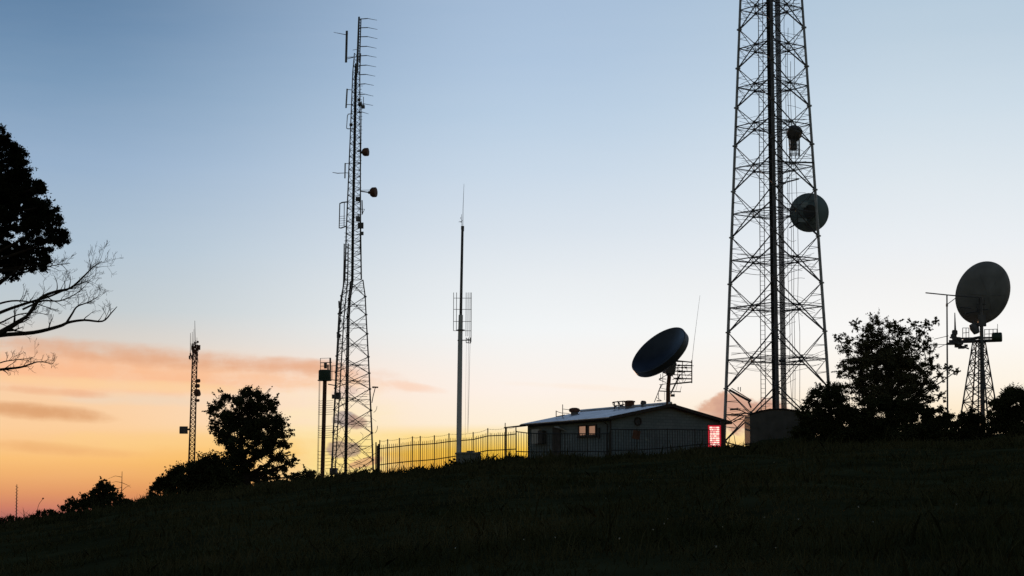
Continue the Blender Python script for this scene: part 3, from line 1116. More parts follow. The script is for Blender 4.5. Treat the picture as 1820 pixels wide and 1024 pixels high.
# top pole with eleven long rods
mb = MB()
mb.tube([P(634.5, 130, LY - .4), P(638.2, 30, LY - .4)], [.09, .07], 7)
mb.tube([P(639, 112, LY - .4), P(641.6, 33, LY - .4)], [.05, .045], 6)
for p in range(34, 108, 5):
    mb.bar(P(638 - (p - 34) * .034, p, LY - .4), P(641.5 - (p - 34) * .034, p + 3, LY - .4), .035)
mb.build('top_mast', M['steel_dark'], root)
for y0_, x1_, y1_ in ((34, 670, 36), (49.6, 671, 52.6), (65.5, 671, 69), (83, 669, 86), (99.5, 669, 102), (116.7, 668.5, 119), (133, 666.8, 135.6),
                      (150, 664.6, 152), (168, 663.5, 171), (186, 663, 187.6), (200, 655, 202.6)):
    x0_ = 640 - (y0_ - 34) * .030
    mb = MB()
    a, e_ = P(x0_, y0_, LY - .4), P(x1_, y1_, LY - .6)
    mid_ = a.lerp(e_, .45) + V3((0, 0, .08))
    mb.tube([a, mid_], .035, 6)
    mb.tube([mid_, e_], [.025, .014], 5)
    mb.build('rod_antenna', M['steel_dark'], root)
# side-mounted antennas (left)
pl = lambda x, y: P(x, y, LY - .3)
panel_antenna(root, pl(616.5, 55), pl(615, 111), .17, M['steel_dark'], [(pl(615.5, 102), pl(635, 101)), (pl(617, 105), pl(628, 102))])
MB().tube([pl(616, 62), pl(593, 57.5)], [.03, .015], 5).build('rod_antenna', M['steel_dark'], root)
panel_antenna(root, pl(617, 158), pl(615, 192), .12, M['steel'], [(pl(617, 159), pl(626, 160)), (pl(616, 186), pl(628, 186))])
mb = MB()
mb.tube([pl(627, 202), pl(619, 203), pl(617.5, 206), pl(616, 228), pl(618, 229), pl(628, 229)], .035, 6)
mb.build('loop_antenna', M['steel'], root)
panel_antenna(root, pl(613.5, 290), pl(613, 317), .10, M['steel'], [(pl(613, 291), pl(641, 289)), (pl(613, 307), pl(622, 308))])
MB().tube([pl(613, 307.5), pl(600, 308), pl(591, 306.5)], [.025, .03, .02], 5).build('rod_antenna', M['steel_dark'], root)
mb = MB()
mb.tube([pl(617, 359), pl(608, 360), pl(604, 362), pl(602.8, 405), pl(606, 405.5), pl(616, 402)], .05, 6)
for yy in (385, 389, 393, 397, 401):
    mb.bar(pl(603, yy), pl(614, yy - 1), .02)
mb.tube([pl(612, 360), pl(611.5, 402)], .03, 5)
mb.build('loop_antenna', M['steel_dark'], root)
# drums on the right
drum(root, pl(648, 270.5), V3((1, -.25, 0)), 7.5 / ppm(LY), .42, M['rust'], pl(635, 269))
drum(root, pl(662, 342), V3((1, -.3, 0)), 9 / ppm(LY), .42, M['rust'], pl(641, 340))
# clutter
for (x, y, s_) in ((636, 354, .3), (637, 389, .36), (641, 401, .42), (643, 415, .25), (606, 556, .2), (604, 571, .2), (602, 597, .28), (601, 608, .12),
                   (640, 185, .26), (645, 190, .25), (624, 222, .2), (638, 178, .2), (593, 838, .5), (600, 703, .45), (594, 705, .3)):
    MB().box(pl(x, y), (s_, s_ * .7, s_), random.uniform(-.4, .4)).build('junction_box', M['steel_dark'], root)
for pts_, r_ in (([(643.5, 356), (644, 381)], .045), ([(636, 372), (648, 372), (643, 382)], .03), ([(640, 412), (641, 430)], .03), ([(602.5, 535), (603, 548)], .06),
                 ([(646, 172), (646, 190)], .025), ([(634, 88), (627, 89)], .02)):
    MB().tube([pl(*q) for q in pts_], r_, 5).build('stub_antenna', M['steel_dark'], root)
mb = MB()
mb.tube([pl(661, 716), pl(663, 705), pl(667, 689)], .035, 6)
mb.tube([pl(664, 690), pl(661, 688.5)], .02, 5)
mb.box(pl(667, 688.3), (.42, .25, .09), 0, .05)
mb.build('floodlight_arm', M['rust'], root)
mb = MB()
for a, b in (((664, 733), (670, 722)), ((666, 770), (671, 757)), ((610, 810), (664, 790)), ((620, 830), (660, 812)), ((645, 815), (668, 805))):
    MB().tube(curve_pts(pl(*a), pl(*b), V3((.1, 0, -.15)), 5), .018, 4).build('loose_cable', M['cable'], root)
for k in range(40):
    a = lax(random.uniform(640, 835), random.uniform(-26, 30), random.uniform(-1, 1))
    MB().tube(curve_pts(a, a + V3((random.uniform(-.8, .8), random.uniform(-.4, .4), random.uniform(-.7, .5))), V3((random.uniform(-.3, .3), 0, random.uniform(-.4, .2))), 6), .012, 4).build('loose_cable', M['cable'], root)

# --- pole with platform left of the slim tower
MY = 141.0
b0 = P(572.5, 862, MY)
b0.z = gz(b0.x, b0.y) - .2
root = thing('platform_pole', 'stout dark pole with a caged platform and drum on top, left of the slim tower', 'mast', b0)
pm = lambda x, y, d=0: P(x, y, MY + d)
MB().tube([b0, pm(577.5, 676)], [.150, .142], 12).build('pole', M['rust'], root)
mb = MB()
mb.lathe([(0, -.36), (.40, -.36), (.44, -.30), (.44, .32), (.38, .38), (0, .38)], pm(577, 667), (0, 0, 1), 18)
mb.lathe([(.44, -.40), (.50, -.40), (.50, -.34), (.44, -.34)], pm(577, 667), (0, 0, 1), 18, True)
mb.build('drum', M['box'], root)
mb = MB()
for (x0, y0, x1, y1, w_) in ((569.5, 658, 569.5, 637, .03), (578.5, 655, 578.5, 644, .16), (587, 675, 587, 636, .09), (583, 658, 583, 648, .08), (569, 645, 590, 644, .04), (569, 637, 588, 636.5, .02),
                             (570, 651, 600, 650, .03), (585, 661, 600, 659, .03), (590, 650, 590, 676, .03), (587, 675, 600, 676, .04), (583, 683, 600, 686, .05)):
    mb.bar(pm(x0, y0), pm(x1, y1), w_)
mb.build('platform_rail', M['steel_dark'], root)
mb = MB()
for o_ in (567.3, 568.8):
    mb.tube([pm(o_, 676), pm(o_ - 2, 775), pm(o_ - 3.5, 850)], .016, 5)
for yy in list(range(712, 738, 4)) + list(range(757, 778, 4)) + list(range(802, 835, 6)):
    x0 = 567 - (yy - 676) * .02
    mb.tube([pm(x0, yy), pm(x0 + 4, yy + 1, -.4), pm(574, yy)], .014, 4)
    mb.tube([pm(578, yy + 1), pm(592, yy)], .014, 4)
mb.build('caged_ladder', M['steel_dark'], root)

# --- red and white lattice mast far behind the shrubs
DY = 175.0
b0 = P(340, 838, DY)
b0.z = min(b0.z, gz(b0.x, b0.y))
root = thing('lattice_mast', 'narrow lattice mast behind the low shrub with a square dark box hanging left', 'mast', b0)
pd = lambda x, y, d=0: P(x, y, DY + d)
lvl = [(pd(338.4 + (838 - py) * .032, py), (6.6 - (838 - py) * .006) / ppm(DY)) for py in range(838, 628, -8)]
lattice(root, lvl, 3, math.radians(10), .075, .045, M['rust'], M['rust'], 'Z', False, 0)
drum_ = MB()
drum_.box(pd(326.5, 764.5), (.72, .5, .64), .15)
drum_.bar(pd(331, 764), pd(337, 763), .12)
drum_.box(pd(319.5, 764.5), (.06, .4, .5), .15)
drum_.build('equipment_box', M['steel_dark'], root)
for x, y, s_ in ((351.5, 677, .16), (350.5, 686, .17), (350, 698, .3), (351.5, 700, .22), (350.5, 712, .12)):
    mb = MB()
    mb.lathe([(0, .2), (s_, .18), (s_ * 1.1, -.12), (0, -.2)], pd(x, y), (.9, -.4, 0), 12)
    mb.bar(pd(x, y), pd(346, y + 1), .07)
    mb.build('dish_antenna', M['rust'], root)
mb = MB()
for k in range(20):
    mb.box(pd(random.uniform(341, 355), random.uniform(607, 632)), (.14, .14, random.uniform(.15, .45)), random.random())
for k in range(7):
    mb.box(pd(random.uniform(336, 342), random.uniform(628, 642)), (.1, .1, random.uniform(.15, .35)), random.random())
for k in range(16):
    mb.bar(pd(random.uniform(339, 352), random.uniform(610, 655)), pd(random.uniform(343, 354), random.uniform(604, 650)), .03)
mb.build('antenna_cluster', M['rust'], root)
for x0, y0, x1, y1, r_ in ((346.8, 606, 346.2, 570, .035), (338, 640, 338.5, 592, .035), (341.5, 626, 341.8, 590, .03), (350, 616, 350, 600, .03), (344, 630, 344.5, 585, .025)):
    MB().tube([pd(x0, y0), pd(x1, y1)], [r_, r_ * .5], 5).build('whip_antenna', M['steel_dark'], root)

# ------------------------------------------------------------------ centre pole and tank
CY = 130.0
b0 = P(815.3, 826, CY)
b0.z = gz(b0.x, b0.y) - .1
root = thing('antenna_pole', 'tall pale steel pole with a whip on top standing in front of the fence', 'pole', b0)
pc = lambda x, y, d=0: P(x, y, CY + d)
mb = MB()
mb.tube([b0, pc(816.2, 740), pc(818, 600), pc(819, 560)], [.18, .17, .155, .145], 16)
mb.build('pole', M['steel_pale'], root)
mb = MB()
mb.tube([pc(819, 560), pc(820.5, 480), pc(822, 404)], [.095, .09, .085], 12)
mb.tube([pc(822.1, 408), pc(822.2, 402)], .11, 10)
mb.tube([pc(823.2, 411), pc(823.2, 406)], .06, 8)
mb.build('upper_tube', M['steel_dark'], root)
MB().tube([pc(822.6, 402), pc(823, 370), pc(824.7, 327)], [.022, .018, .010], 6).build('whip_antenna', M['steel_dark'], root)
mb = MB()
mb.tube([pc(820.5, 402), pc(820.3, 381)], .012, 4)
mb.tube([pc(820, 390), pc(818, 388), pc(819.5, 386)], .015, 4)
mb.tube([pc(822, 392), pc(818.5, 394), pc(815.5, 395), pc(816.5, 393)], .015, 4)
mb.tube([pc(820.5, 394), pc(819, 395.5)], .03, 5)
mb.build('small_antenna', M['steel_dark'], root)
for (xs_, ya, yb) in (((806.3, 811.5), 520, 588), ((828.5, 832, 835.5, 837.8), 520, 598)):
    mb = MB()
    for x in xs_:
        mb.tube([pc(x, ya, -.2), pc(x - .4, yb if x < 834 else yb + 10, -.2)], .020, 5)
    for yy in (530, 550, 571.5, 588):
        mb.tube([pc(xs_[0], yy, -.2), pc(819, yy), pc(xs_[-1], yy, -.2)], .018, 5)
    mb.build('dipole_array', M['steel_dark'], root)
MB().tube([pc(811, 587, -.1), pc(826, 586.6, -.1)], .035, 6).tube([pc(818.4, 585.8), pc(818.4, 588.2)], .21, 12).build('clamp', M['steel_dark'], root)
mb = MB()
mb.tube([pc(813, 605, -.1), pc(837, 604.6, -.1)], .035, 6)
for (x0, y0, x1, y1) in ((828.5, 600, 828.5, 609), (836.5, 600, 836.5, 610), (828.5, 609, 837, 610), (832.5, 600, 832.5, 610), (828.5, 602, 837, 605)):
    mb.bar(pc(x0, y0, -.1), pc(x1, y1, -.1), .035)
mb.build('clamp', M['steel_dark'], root)
mb = MB()
mb.tube([pc(835.5, 608, -.1), pc(833.5, 700, -.1), pc(831.5, 770, -.1)], .010, 4)
mb.tube([pc(832.5, 608, -.1), pc(831.5, 770, -.1)], .008, 4)
mb.tube([pc(828.8, 608, -.1), pc(827.5, 720, -.1), pc(826.5, 800, -.1)], .006, 4)
mb.build('stay_wires', M['cable'], root)

# concrete tank
q0 = P(832, 824, 129)
q0.z = gz(q0.x, q0.y) - .2
ht = P(832, 804.5, 129).z - q0.z
mb = MB()
mb.lathe([(0, 0), (.80, 0), (.80, ht - .12), (.84, ht - .12), (.84, ht - .02), (.80, ht), (0, ht + .03)], q0, (0, 0, 1), 36)
o = thing('water_tank', 'squat round concrete tank at the foot of the pale pole', 'tank', q0)
mb.build('tank_body', M['concrete'], o)
MB().lathe([(0, ht + .10), (.26, ht + .09), (.28, ht + .02), (0, ht + .02)], q0 + V3((.15, 0, .02)), (0, 0, 1), 20).build('lid', M['steel_dark'], o)


# ------------------------------------------------------------------ fences
def fence_run(label, posts, picket, tips, rail_specs, wire=True):
    """posts: (px, top py, distance); pickets between"""
    b = gp(posts[0][0], posts[0][2])
    root = thing('palisade_fence', label, 'fence', b)
    pts = []
    for px, ty, Y in posts:
        g0 = P(px, ty, Y)
        g0.z = gz(g0.x, Y) - .15
        t0 = P(px, ty, Y)
        pts.append((V3((t0.x, Y, g0.z)), t0))
    for a, b_ in pts:
        mb = MB()
        mb.tube([a, b_], .042, 6)
        mb.lathe([(0, .05), (.05, .0), (.05, -.04), (0, -.04)], b_, (0, 0, 1), 6)
        mb.build('post', M['fence'], root)
    for (a0, t0), (a1, t1) in zip(pts, pts[1:]):
        mb = MB()
        L = (t1 - t0).length
        n = max(2, int(round(L / picket)))
        for k in range(1, n):
            s_ = k / n
            lo, hi_ = a0.lerp(a1, s_), t0.lerp(t1, s_)
            lo.z = gz(lo.x, lo.y) - .1
            tipz = hi_.z - tips + random.uniform(-.03, .03)
            x_ = lo.x + random.uniform(-.012, .012)
            mb.tube([V3((x_, lo.y, lo.z)), V3((x_ + random.uniform(-.015, .015), lo.y, tipz - .06)), V3((x_, lo.y, tipz))], [.019, .019, .004], 4)
        mb.build('picket_panel', M['fence'], root)
    for drop in rail_specs:
        mb = MB()
        for (a0, t0), (a1, t1) in zip(pts, pts[1:]):
            mb.bar(a0.lerp(t0, 1 - drop) + V3((0, .03, 0)), a1.lerp(t1, 1 - drop) + V3((0, .03, 0)), .045)
        mb.build('rail', M['fence'], root)
    if wire:
        mb = MB()
        for (a0, t0), (a1, t1) in zip(pts, pts[1:]):
            n = 14
            pp = [t0.lerp(t1, k / n) - V3((0, 0, .03 + .05 * math.sin(math.pi * k / n))) for k in range(n + 1)]
            mb.tube(pp, .007, 4)
            for p in pp[::2]:
                mb.bar(p - V3((.03, 0, .04)), p + V3((.03, 0, .04)), .006)
        mb.build('barbed_wire', M['rust'], root)
    return root


LF = [(675, 783), (689, 781.5), (710, 779.5), (733, 776.5), (747, 776), (772, 774.5), (798, 771), (841, 769), (867, 762), (900, 760.5), (917, 758)]
f1 = fence_run('long palisade fence of thin dark bars glowing against the yellow sky', [(a, b, 133 - 5.2 * (a - 675) / 242) for a, b in LF], .15, .28, (.20, .60))
# leaning bundle at its left end
mb = MB()
for x, a, b in ((668, 836, 786), (670.5, 838, 792), (672.5, 838, 789)):
    mb.tube([P(x, a, 133.2), P(x + .3, b, 133.2)], .05, 6)
mb.build('gate_post', M['fence'], f1)
FF = [(917.5, 766, 127.2), (940, 769, 127.0), (972, 770, 127.0), (1004, 770, 127.0), (1044, 770, 127), (1083, 770, 127.0), (1084.5, 762, 127.0), (1132, 762.5, 127.2), (1186, 762.5, 127.6), (1235, 763, 128.0), (1283, 764, 128.4)]
f2 = fence_run('dark palisade fence standing in front of the block house wall', FF, .17, .02, (.02, .62), wire=False)

# ------------------------------------------------------------------ house
HC = P(1085, 815, 130.0)
hz0 = gz(HC.x, HC.y) - .25
HYAW = math.atan2(5.0, 7.6)
house = thing('block_house', 'low gabled block building with a grey sheet roof behind the dark fence', 'building', (HC.x, HC.y, hz0), HYAW)
HM = world_of(house)
HI = HM.inverted()
HW, HL = 9.57, 9.7
EAVE = P(1085, 741, 130.0).z - hz0
RIDGE = EAVE + .96


def hloc(px, py, plane):
    """house-frame point seen at (px,py) on the wall x=0 ('side') or y=0 ('gable')"""
    e = HI @ EYE
    d = (HI.to_3x3()) @ ray(px, py)
    t = -e.x / d.x if plane == 'side' else -e.y / d.y
    return e + d * t


def hb(mb, name, m, parent=house):
    return mb.build(name, m, parent, local=True)


mb = MB()
mb.prism([(0, 0, 0), (HW, 0, 0), (HW, 0, EAVE), (HW / 2, 0, RIDGE), (0, 0, EAVE)], (0, HL, 0))
hb(mb, 'walls', M['wall'])
# corner and base trim
for cx_, cy_ in ((.02, -.004), (.01, HL), (HW - .01, .01)):
    hb(MB().box((cx_, cy_, EAVE / 2), (.09, .09, EAVE - .02)), 'corner_trim', M['fascia'])
# roof sheets
SL = math.atan2(RIDGE - EAVE, HW / 2)
OV, OVE, TH = .42, .40, .06


def slope_pt(s, y, lift):
    """s along slope from the ridge (negative = left)"""
    return V3((HW / 2 + s * math.cos(SL), y, RIDGE - abs(s) * math.sin(SL) + lift))


SLEN = (HW / 2) / math.cos(SL) + OVE
roof_o = None
for sg in (-1, 1):
    mb = MB()
    pr = [slope_pt(0, -OV, .02), slope_pt(sg * SLEN, -OV, .02), slope_pt(sg * SLEN, -OV, .02 + TH), slope_pt(0, -OV, .02 + TH)]
    if sg > 0:
        pr = pr[::-1]
    # corrugations: a fan of narrow strips along the building
    n = 64
    for k in range(n):
        y0 = -OV + (HL + 2 * OV) * k / n
        y1 = -OV + (HL + 2 * OV) * (k + 1) / n
        ym = (y0 + y1) / 2
        a, b = slope_pt(0, y0, .03), slope_pt(sg * SLEN, y0, .03)
        c, d = slope_pt(0, ym, .03 + .014), slope_pt(sg * SLEN, ym, .03 + .014)
        e, f = slope_pt(0, y1, .03), slope_pt(sg * SLEN, y1, .03)
        if sg < 0:
            mb.poly([a, c, d, b]); mb.poly([c, e, f, d])
        else:
            mb.poly([a, b, d, c]); mb.poly([c, d, f, e])
    mb.prism([V3((p.x, -OV, p.z - .05)) for p in pr], (0, HL + 2 * OV, 0))
    r = hb(mb, 'roof', M['roof'])
    roof_o = roof_o or r
mb = MB()
for sg in (-1, 1):
    a, b = slope_pt(0, -OV - .03, -.02), slope_pt(sg * SLEN, -OV - .03, -.02)
    mb.prism([a + V3((0, 0, .09)), b + V3((0, 0, .09)), b - V3((0, 0, .12)), a - V3((0, 0, .12))], (0, .028, 0))
hb(mb, 'bargeboard', M['fascia'])
mb = MB()
for sg in (-1, 1):
    e = slope_pt(sg * (SLEN + .03), 0, -.06)
    mb.tube([V3((e.x, -OV, e.z)), V3((e.x, HL + OV, e.z))], .065, 8)
hb(mb, 'gutter', M['fascia'])
mb = MB()
mb.tube([slope_pt(0, -OV, .1), slope_pt(0, HL + OV, .1)], .09, 8)
hb(mb, 'ridge_cap', M['roof'])
# downpipe at the near corner
mb = MB()
ge = slope_pt(-(SLEN + .03), 0, -.06)
mb.tube([(ge.x, .25, ge.z), (ge.x, .25, ge.z - .12), (-.07, .25, ge.z - .35), (-.07, .25, 0)], .04, 8)
hb(mb, 'downpipe', M['fascia'])
# windows on the side wall
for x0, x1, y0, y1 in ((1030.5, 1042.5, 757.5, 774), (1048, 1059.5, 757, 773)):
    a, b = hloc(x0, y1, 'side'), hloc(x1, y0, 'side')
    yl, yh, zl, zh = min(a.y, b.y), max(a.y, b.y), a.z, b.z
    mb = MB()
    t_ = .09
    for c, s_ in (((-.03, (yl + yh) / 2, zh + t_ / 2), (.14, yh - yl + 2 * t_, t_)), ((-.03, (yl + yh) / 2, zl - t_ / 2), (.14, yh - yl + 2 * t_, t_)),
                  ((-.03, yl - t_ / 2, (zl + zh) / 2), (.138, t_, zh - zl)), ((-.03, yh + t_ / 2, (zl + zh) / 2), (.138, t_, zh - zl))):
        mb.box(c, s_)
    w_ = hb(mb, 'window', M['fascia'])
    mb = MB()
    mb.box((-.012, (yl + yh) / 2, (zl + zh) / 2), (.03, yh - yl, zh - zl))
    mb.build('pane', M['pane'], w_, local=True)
    mb = MB()
    mb.box((-.07, (yl + yh) / 2, zl - t_ - .03), (.24, yh - yl + .3, .055))
    mb.build('sill', M['fascia'], w_, local=True)
a = hloc(1065, 770, 'side')
mb = MB()
mb.box((-.04, a.y, a.z), (.09, .22, .7))
hb(mb, 'shutter', M['fascia'])
# round vent with fan and bracketed lamp in the gable
a = hloc(1133, 749, 'gable')
mb = MB()
mb.lathe([(.22, -.02), (.22, -.10), (.29, -.10), (.29, -.02)], (a.x, 0, a.z), (0, 1, 0), 28, True)
v = hb(mb, 'round_vent', M['fascia'])
mb = MB()
mb.lathe([(0, -.03), (.215, -.028)], (a.x, 0, a.z), (0, 1, 0), 24)
for k in range(4):
    t_ = k * math.pi / 2 + .4
    mb.bar((a.x, -.06, a.z), (a.x + math.cos(t_) * .2, -.06, a.z + math.sin(t_) * .2), .05)
mb.build('fan', M['steel_dark'], v, local=True)
# air conditioner and wall lamp on the side wall
a = hloc(957, 776, 'side')
mb = MB()
mb.box((-.14, a.y, a.z), (.28, .9, 1.0))
hb(mb, 'air_conditioner', M['white'])
a = hloc(968, 777, 'side')
mb = MB()
mb.box((-.20, a.y + .05, a.z), (.3, .55, .9))
hb(mb, 'meter_box', M['door'])
a = hloc(990, 772, 'side')
mb = MB()
mb.box((-.03, a.y, a.z - .55), (.06, .95, 2.1))
hb(mb, 'door', M['door'])
a = hloc(1000, 760, 'side')
mb = MB()
mb.prism([(-.02, a.y + .5, a.z + .1), (-.5, a.y + .3, a.z + .02), (-.5, a.y - .3, a.z - .06), (-.02, a.y - .5, a.z - .28)], (0, 0, .05))
hb(mb, 'wall_lamp', M['white'])
# porch roof and post at the left end
e0 = slope_pt(-SLEN, HL + OV, .0)
mb = MB()
mb.prism([(e0.x + 1.6, HL + OV - .1, e0.z + .12), (e0.x - .15, HL + OV - .1, e0.z - .10), (e0.x - .15, HL + OV - .1, e0.z - .18), (e0.x + 1.6, HL + OV - .1, e0.z + .02)], (0, 2.0, 0))
hb(mb, 'porch_roof', M['rust'])
mb = MB()
mb.tube([(e0.x - .1, HL + OV + 1.75, 0), (e0.x - .1, HL + OV + 1.75, e0.z - .1)], .05, 8)
mb.tube([(e0.x - .1, HL + OV + 1.8, e0.z - .1), (e0.x - .1, HL + OV + 1.8, e0.z + .2)], .03, 6)
hb(mb, 'porch_post', M['fascia'])


# rooftop things (each rests on the roof)
def roof_z(w):
    l = HI @ V3(w)
    return (HM @ V3((l.x, l.y, RIDGE - abs(l.x - HW / 2) * math.tan(SL) + .06))).z


def on_roof(px, py):
    """march the ray to a point whose roof height shows at that pixel"""
    best = None
    for k in range(400):
        Y = 128 + k * .05
        p = P(px, py, Y)
        l = HI @ p
        if 0 < l.y < HL and 0 < l.x < HW:
            z = roof_z(p)
            d = abs(z - p.z)
            if best is None or d < best[0]:
                best = (d, V3((p.x, p.y, z)))
    return best[1] if best else P(px, py, 136)


# turbine vent on the left part
c = on_roof(1021, 736)
t = thing('roof_vent', 'rusty squat cowl vent on the left end of the roof', 'vent', c)
MB().lathe([(.26, -.15), (.26, .15)], c, (0, 0, 1), 18).build('neck', M['steel_dark'], t)
MB().lathe([(.28, .12), (.36, .16), (.40, .27), (.36, .38), (.18, .44), (0, .45)], c, (0, 0, 1), 20).build('cowl', M['rust'], t)
t = thing('roof_antenna', 'thin upright pipe with two short arms on the left end of the roof', 'antenna', on_roof(1000, 741))
c = on_roof(1000, 741)
MB().tube([c - V3((0, 0, .15)), P(1000, 719, c.y)], .03, 6).build('mast', M['steel_dark'], t)
mb = MB()
mb.tube([P(988.5, 741, c.y), P(988.5, 730, c.y)], .035, 6)
mb.tube([P(988.5, 731, c.y), P(997, 734, c.y), P(1012, 735, c.y)], .02, 5)
mb.tube([P(1000, 727, c.y), P(1013, 728.5, c.y)], .02, 5)
mb.tube([P(988, 741, c.y), P(1004, 737.5, c.y)], .03, 5)
mb.build('arm', M['steel_dark'], t)
c = on_roof(1119, 723)
t = thing('roof_vent', 'wide drum-shaped cowl vent in the middle of the roof', 'vent', c)
MB().lathe([(.30, -.15), (.30, .10)], c, (0, 0, 1), 18).build('neck', M['steel_dark'], t)
MB().lathe([(.31, .05), (.33, .10), (.33, .33), (.40, .34), (.38, .42), (.2, .46), (0, .47)], c, (0, 0, 1), 22).build('cowl', M['rust'], t)
c = on_roof(1143, 719)
t = thing('roof_vent', 'small boxy chimney cowl on the roof nearest the dish mast', 'vent', c)
MB().tube([c - V3((0, 0, .15)), c + V3((0, 0, .14))], .14, 10).build('neck', M['steel_dark'], t)
MB().lathe([(.16, .10), (.21, .12), (.19, .30), (.13, .36), (0, .37)], c, (.12, 0, 1), 8).build('cowl', M['steel_dark'], t)
c = on_roof(1100, 726)
t = thing('roof_antenna', 'tangled little antenna frame beside the drum-shaped roof vent', 'antenna', c)
mb = MB()
y_ = c.y
for a, b in (((1092, 727), (1092, 714)), ((1100, 726), (1100, 713)), ((1107, 725), (1107, 714)), ((1089, 715), (1110, 713)), ((1094, 721), (1110, 719)), ((1089, 719), (1096, 723)), ((1097, 713), (1104, 724))):
    mb.bar(P(*a, y_), P(*b, y_), .05)
for a in ((1090, 716), (1093, 723), (1100, 717), (1104, 721)):
    mb.box(P(*a, y_), (.12, .12, .1), .3)
mb.build('frame', M['steel_dark'], t)
c = on_roof(1199, 720)
t = thing('roof_vent', 'little stub vent on the right roof slope beside the ridge', 'vent', c)
MB().tube([c - V3((0, 0, .2)), c + V3((0, 0, .10))], .09, 10).build('neck', M['rust'], t)
MB().lathe([(.14, .08), (.10, .16), (0, .18)], c, (0, 0, 1), 10).build('cowl', M['rust'], t)

# ------------------------------------------------------------------ dish on the house roof
RY = 132.6
rb = P(1187.5, 716, RY)
rb.z = roof_z(rb) - .12
root = thing('satellite_dish', 'big dark tilted satellite dish on a mast at the roof ridge', 'dish', rb)
pr_ = lambda x, y, d=0: P(x, y, RY + d)
MB().tube([rb, pr_(1187.5, 690), pr_(1190, 662)], [.15, .14, .13], 12).build('mast', M['rust'], root)
ax = V3((-.58, -.44, .66)).normalized()
R_ = 57.5 / ppm(RY)
c = pr_(1170.5, 622.5, -.3)
mb = MB()
outer = [(R_ * math.sin(t), -.42 * math.cos(t) * R_ ** 0) for t in [i * math.pi / 2 / 9 for i in range(10)]]
mb.lathe([(0, -.95), (R_ * .3, -.90), (R_ * .6, -.74), (R_ * .86, -.62), (R_ * .96, -.50), (R_ * 1.0, -.40), (R_ * 1.0, .03), (R_ * .985, .05), (R_ * .95, .02)], c, ax, 56)
o = mb.build('reflector', M['dish'], root)
mb = MB()
mb.lathe([(R_ * .95, .02), (R_ * .8, -.16), (R_ * .6, -.34), (R_ * .35, -.50), (0, -.58)], c, ax, 56)
mb.build('face', M['dish_face'], o)
mb = MB()
back = c - ax * .9
mb.lathe([(0, -.75), (.40, -.7), (.5, -.3), (.46, .05), (0, .1)], back, ax, 14)
mb.box(pr_(1190, 655), (.65, .55, .75), .4, .2)
mb.tube([pr_(1190, 668), pr_(1191, 648)], .24, 12)
mb.build('mount', M['steel_dark'], root)
# antenna grid with small platform behind the mast
mb = MB()
for k, yy in enumerate((641.5, 643, 649.5, 653.5, 660, 666.5, 673)):
    mb.tube([pr_(1197 if k else 1202, yy - .3, .5), pr_(1229, yy + .5 + (2 if k == 0 else 0), .5)], .03 if k % 2 else .045, 5)
mb.tube([pr_(1229.5, 640, .5), pr_(1229.5, 681, .5)], .045, 6)
mb.tube([pr_(1213, 643, .5), pr_(1212, 676, .5)], .03, 6)
mb.tube([pr_(1205, 650, .5), pr_(1204, 682, .5)], .025, 6)
mb.tube([pr_(1190, 683, .5), pr_(1229.5, 679, .5)], .055, 6)
mb.tube([pr_(1229, 650, .5), pr_(1233, 650.5, .5)], .02, 5)
for k in range(22):
    a = pr_(random.uniform(1198, 1224), random.uniform(645, 678), .4)
    mb.tube(curve_pts(a, a + V3((random.uniform(-.3, .3), .1, random.uniform(-.4, .4))), V3((random.uniform(-.2, .2), 0, 0)), 5), .016, 4)
for k in range(9):
    mb.box(pr_(random.uniform(1198, 1224), random.choice((649.5, 653.5, 660, 666.5, 673)), .5), (.14, .1, .12))
mb.build('antenna_grid', M['steel_dark'], root)
mb = MB()
for (x0, y0, x1, y1, w_) in ((1170, 695, 1210, 696.5, .05), (1192, 700, 1209, 665, .07), (1184, 667, 1171, 675, .03), (1171, 675, 1184, 680, .03), (1174, 665, 1174, 676, .025),
                             (1178, 661, 1178, 680, .025), (1171, 673, 1184, 674, .03), (1175, 684, 1163, 715, .035), (1170, 696, 1171, 711, .03), (1166, 706, 1177, 713, .02),
                             (1178, 682, 1172, 693, .03), (1175, 690, 1184, 692, .02), (1211, 687, 1209, 696, .018), (1204, 683, 1201, 695, .018), (1181, 695, 1181, 711, .018), (1172, 684, 1186, 682, .03), (1198, 696, 1198, 701, .02)):
    mb.bar(pr_(x0, y0, -.1), pr_(x1, y1, -.1), w_)
mb.box(pr_(1195.5, 703), (.28, .2, .16))
mb.box(pr_(1171, 712.5), (.3, .2, .06))
mb.build('platform_frame', M['steel_dark'], root)
MB().tube([pr_(1230, 641, .5), pr_(1234, 604, .5), pr_(1244, 525, .5)], [.014, .012, .008], 5).build('whip_antenna', M['steel_dark'], root)

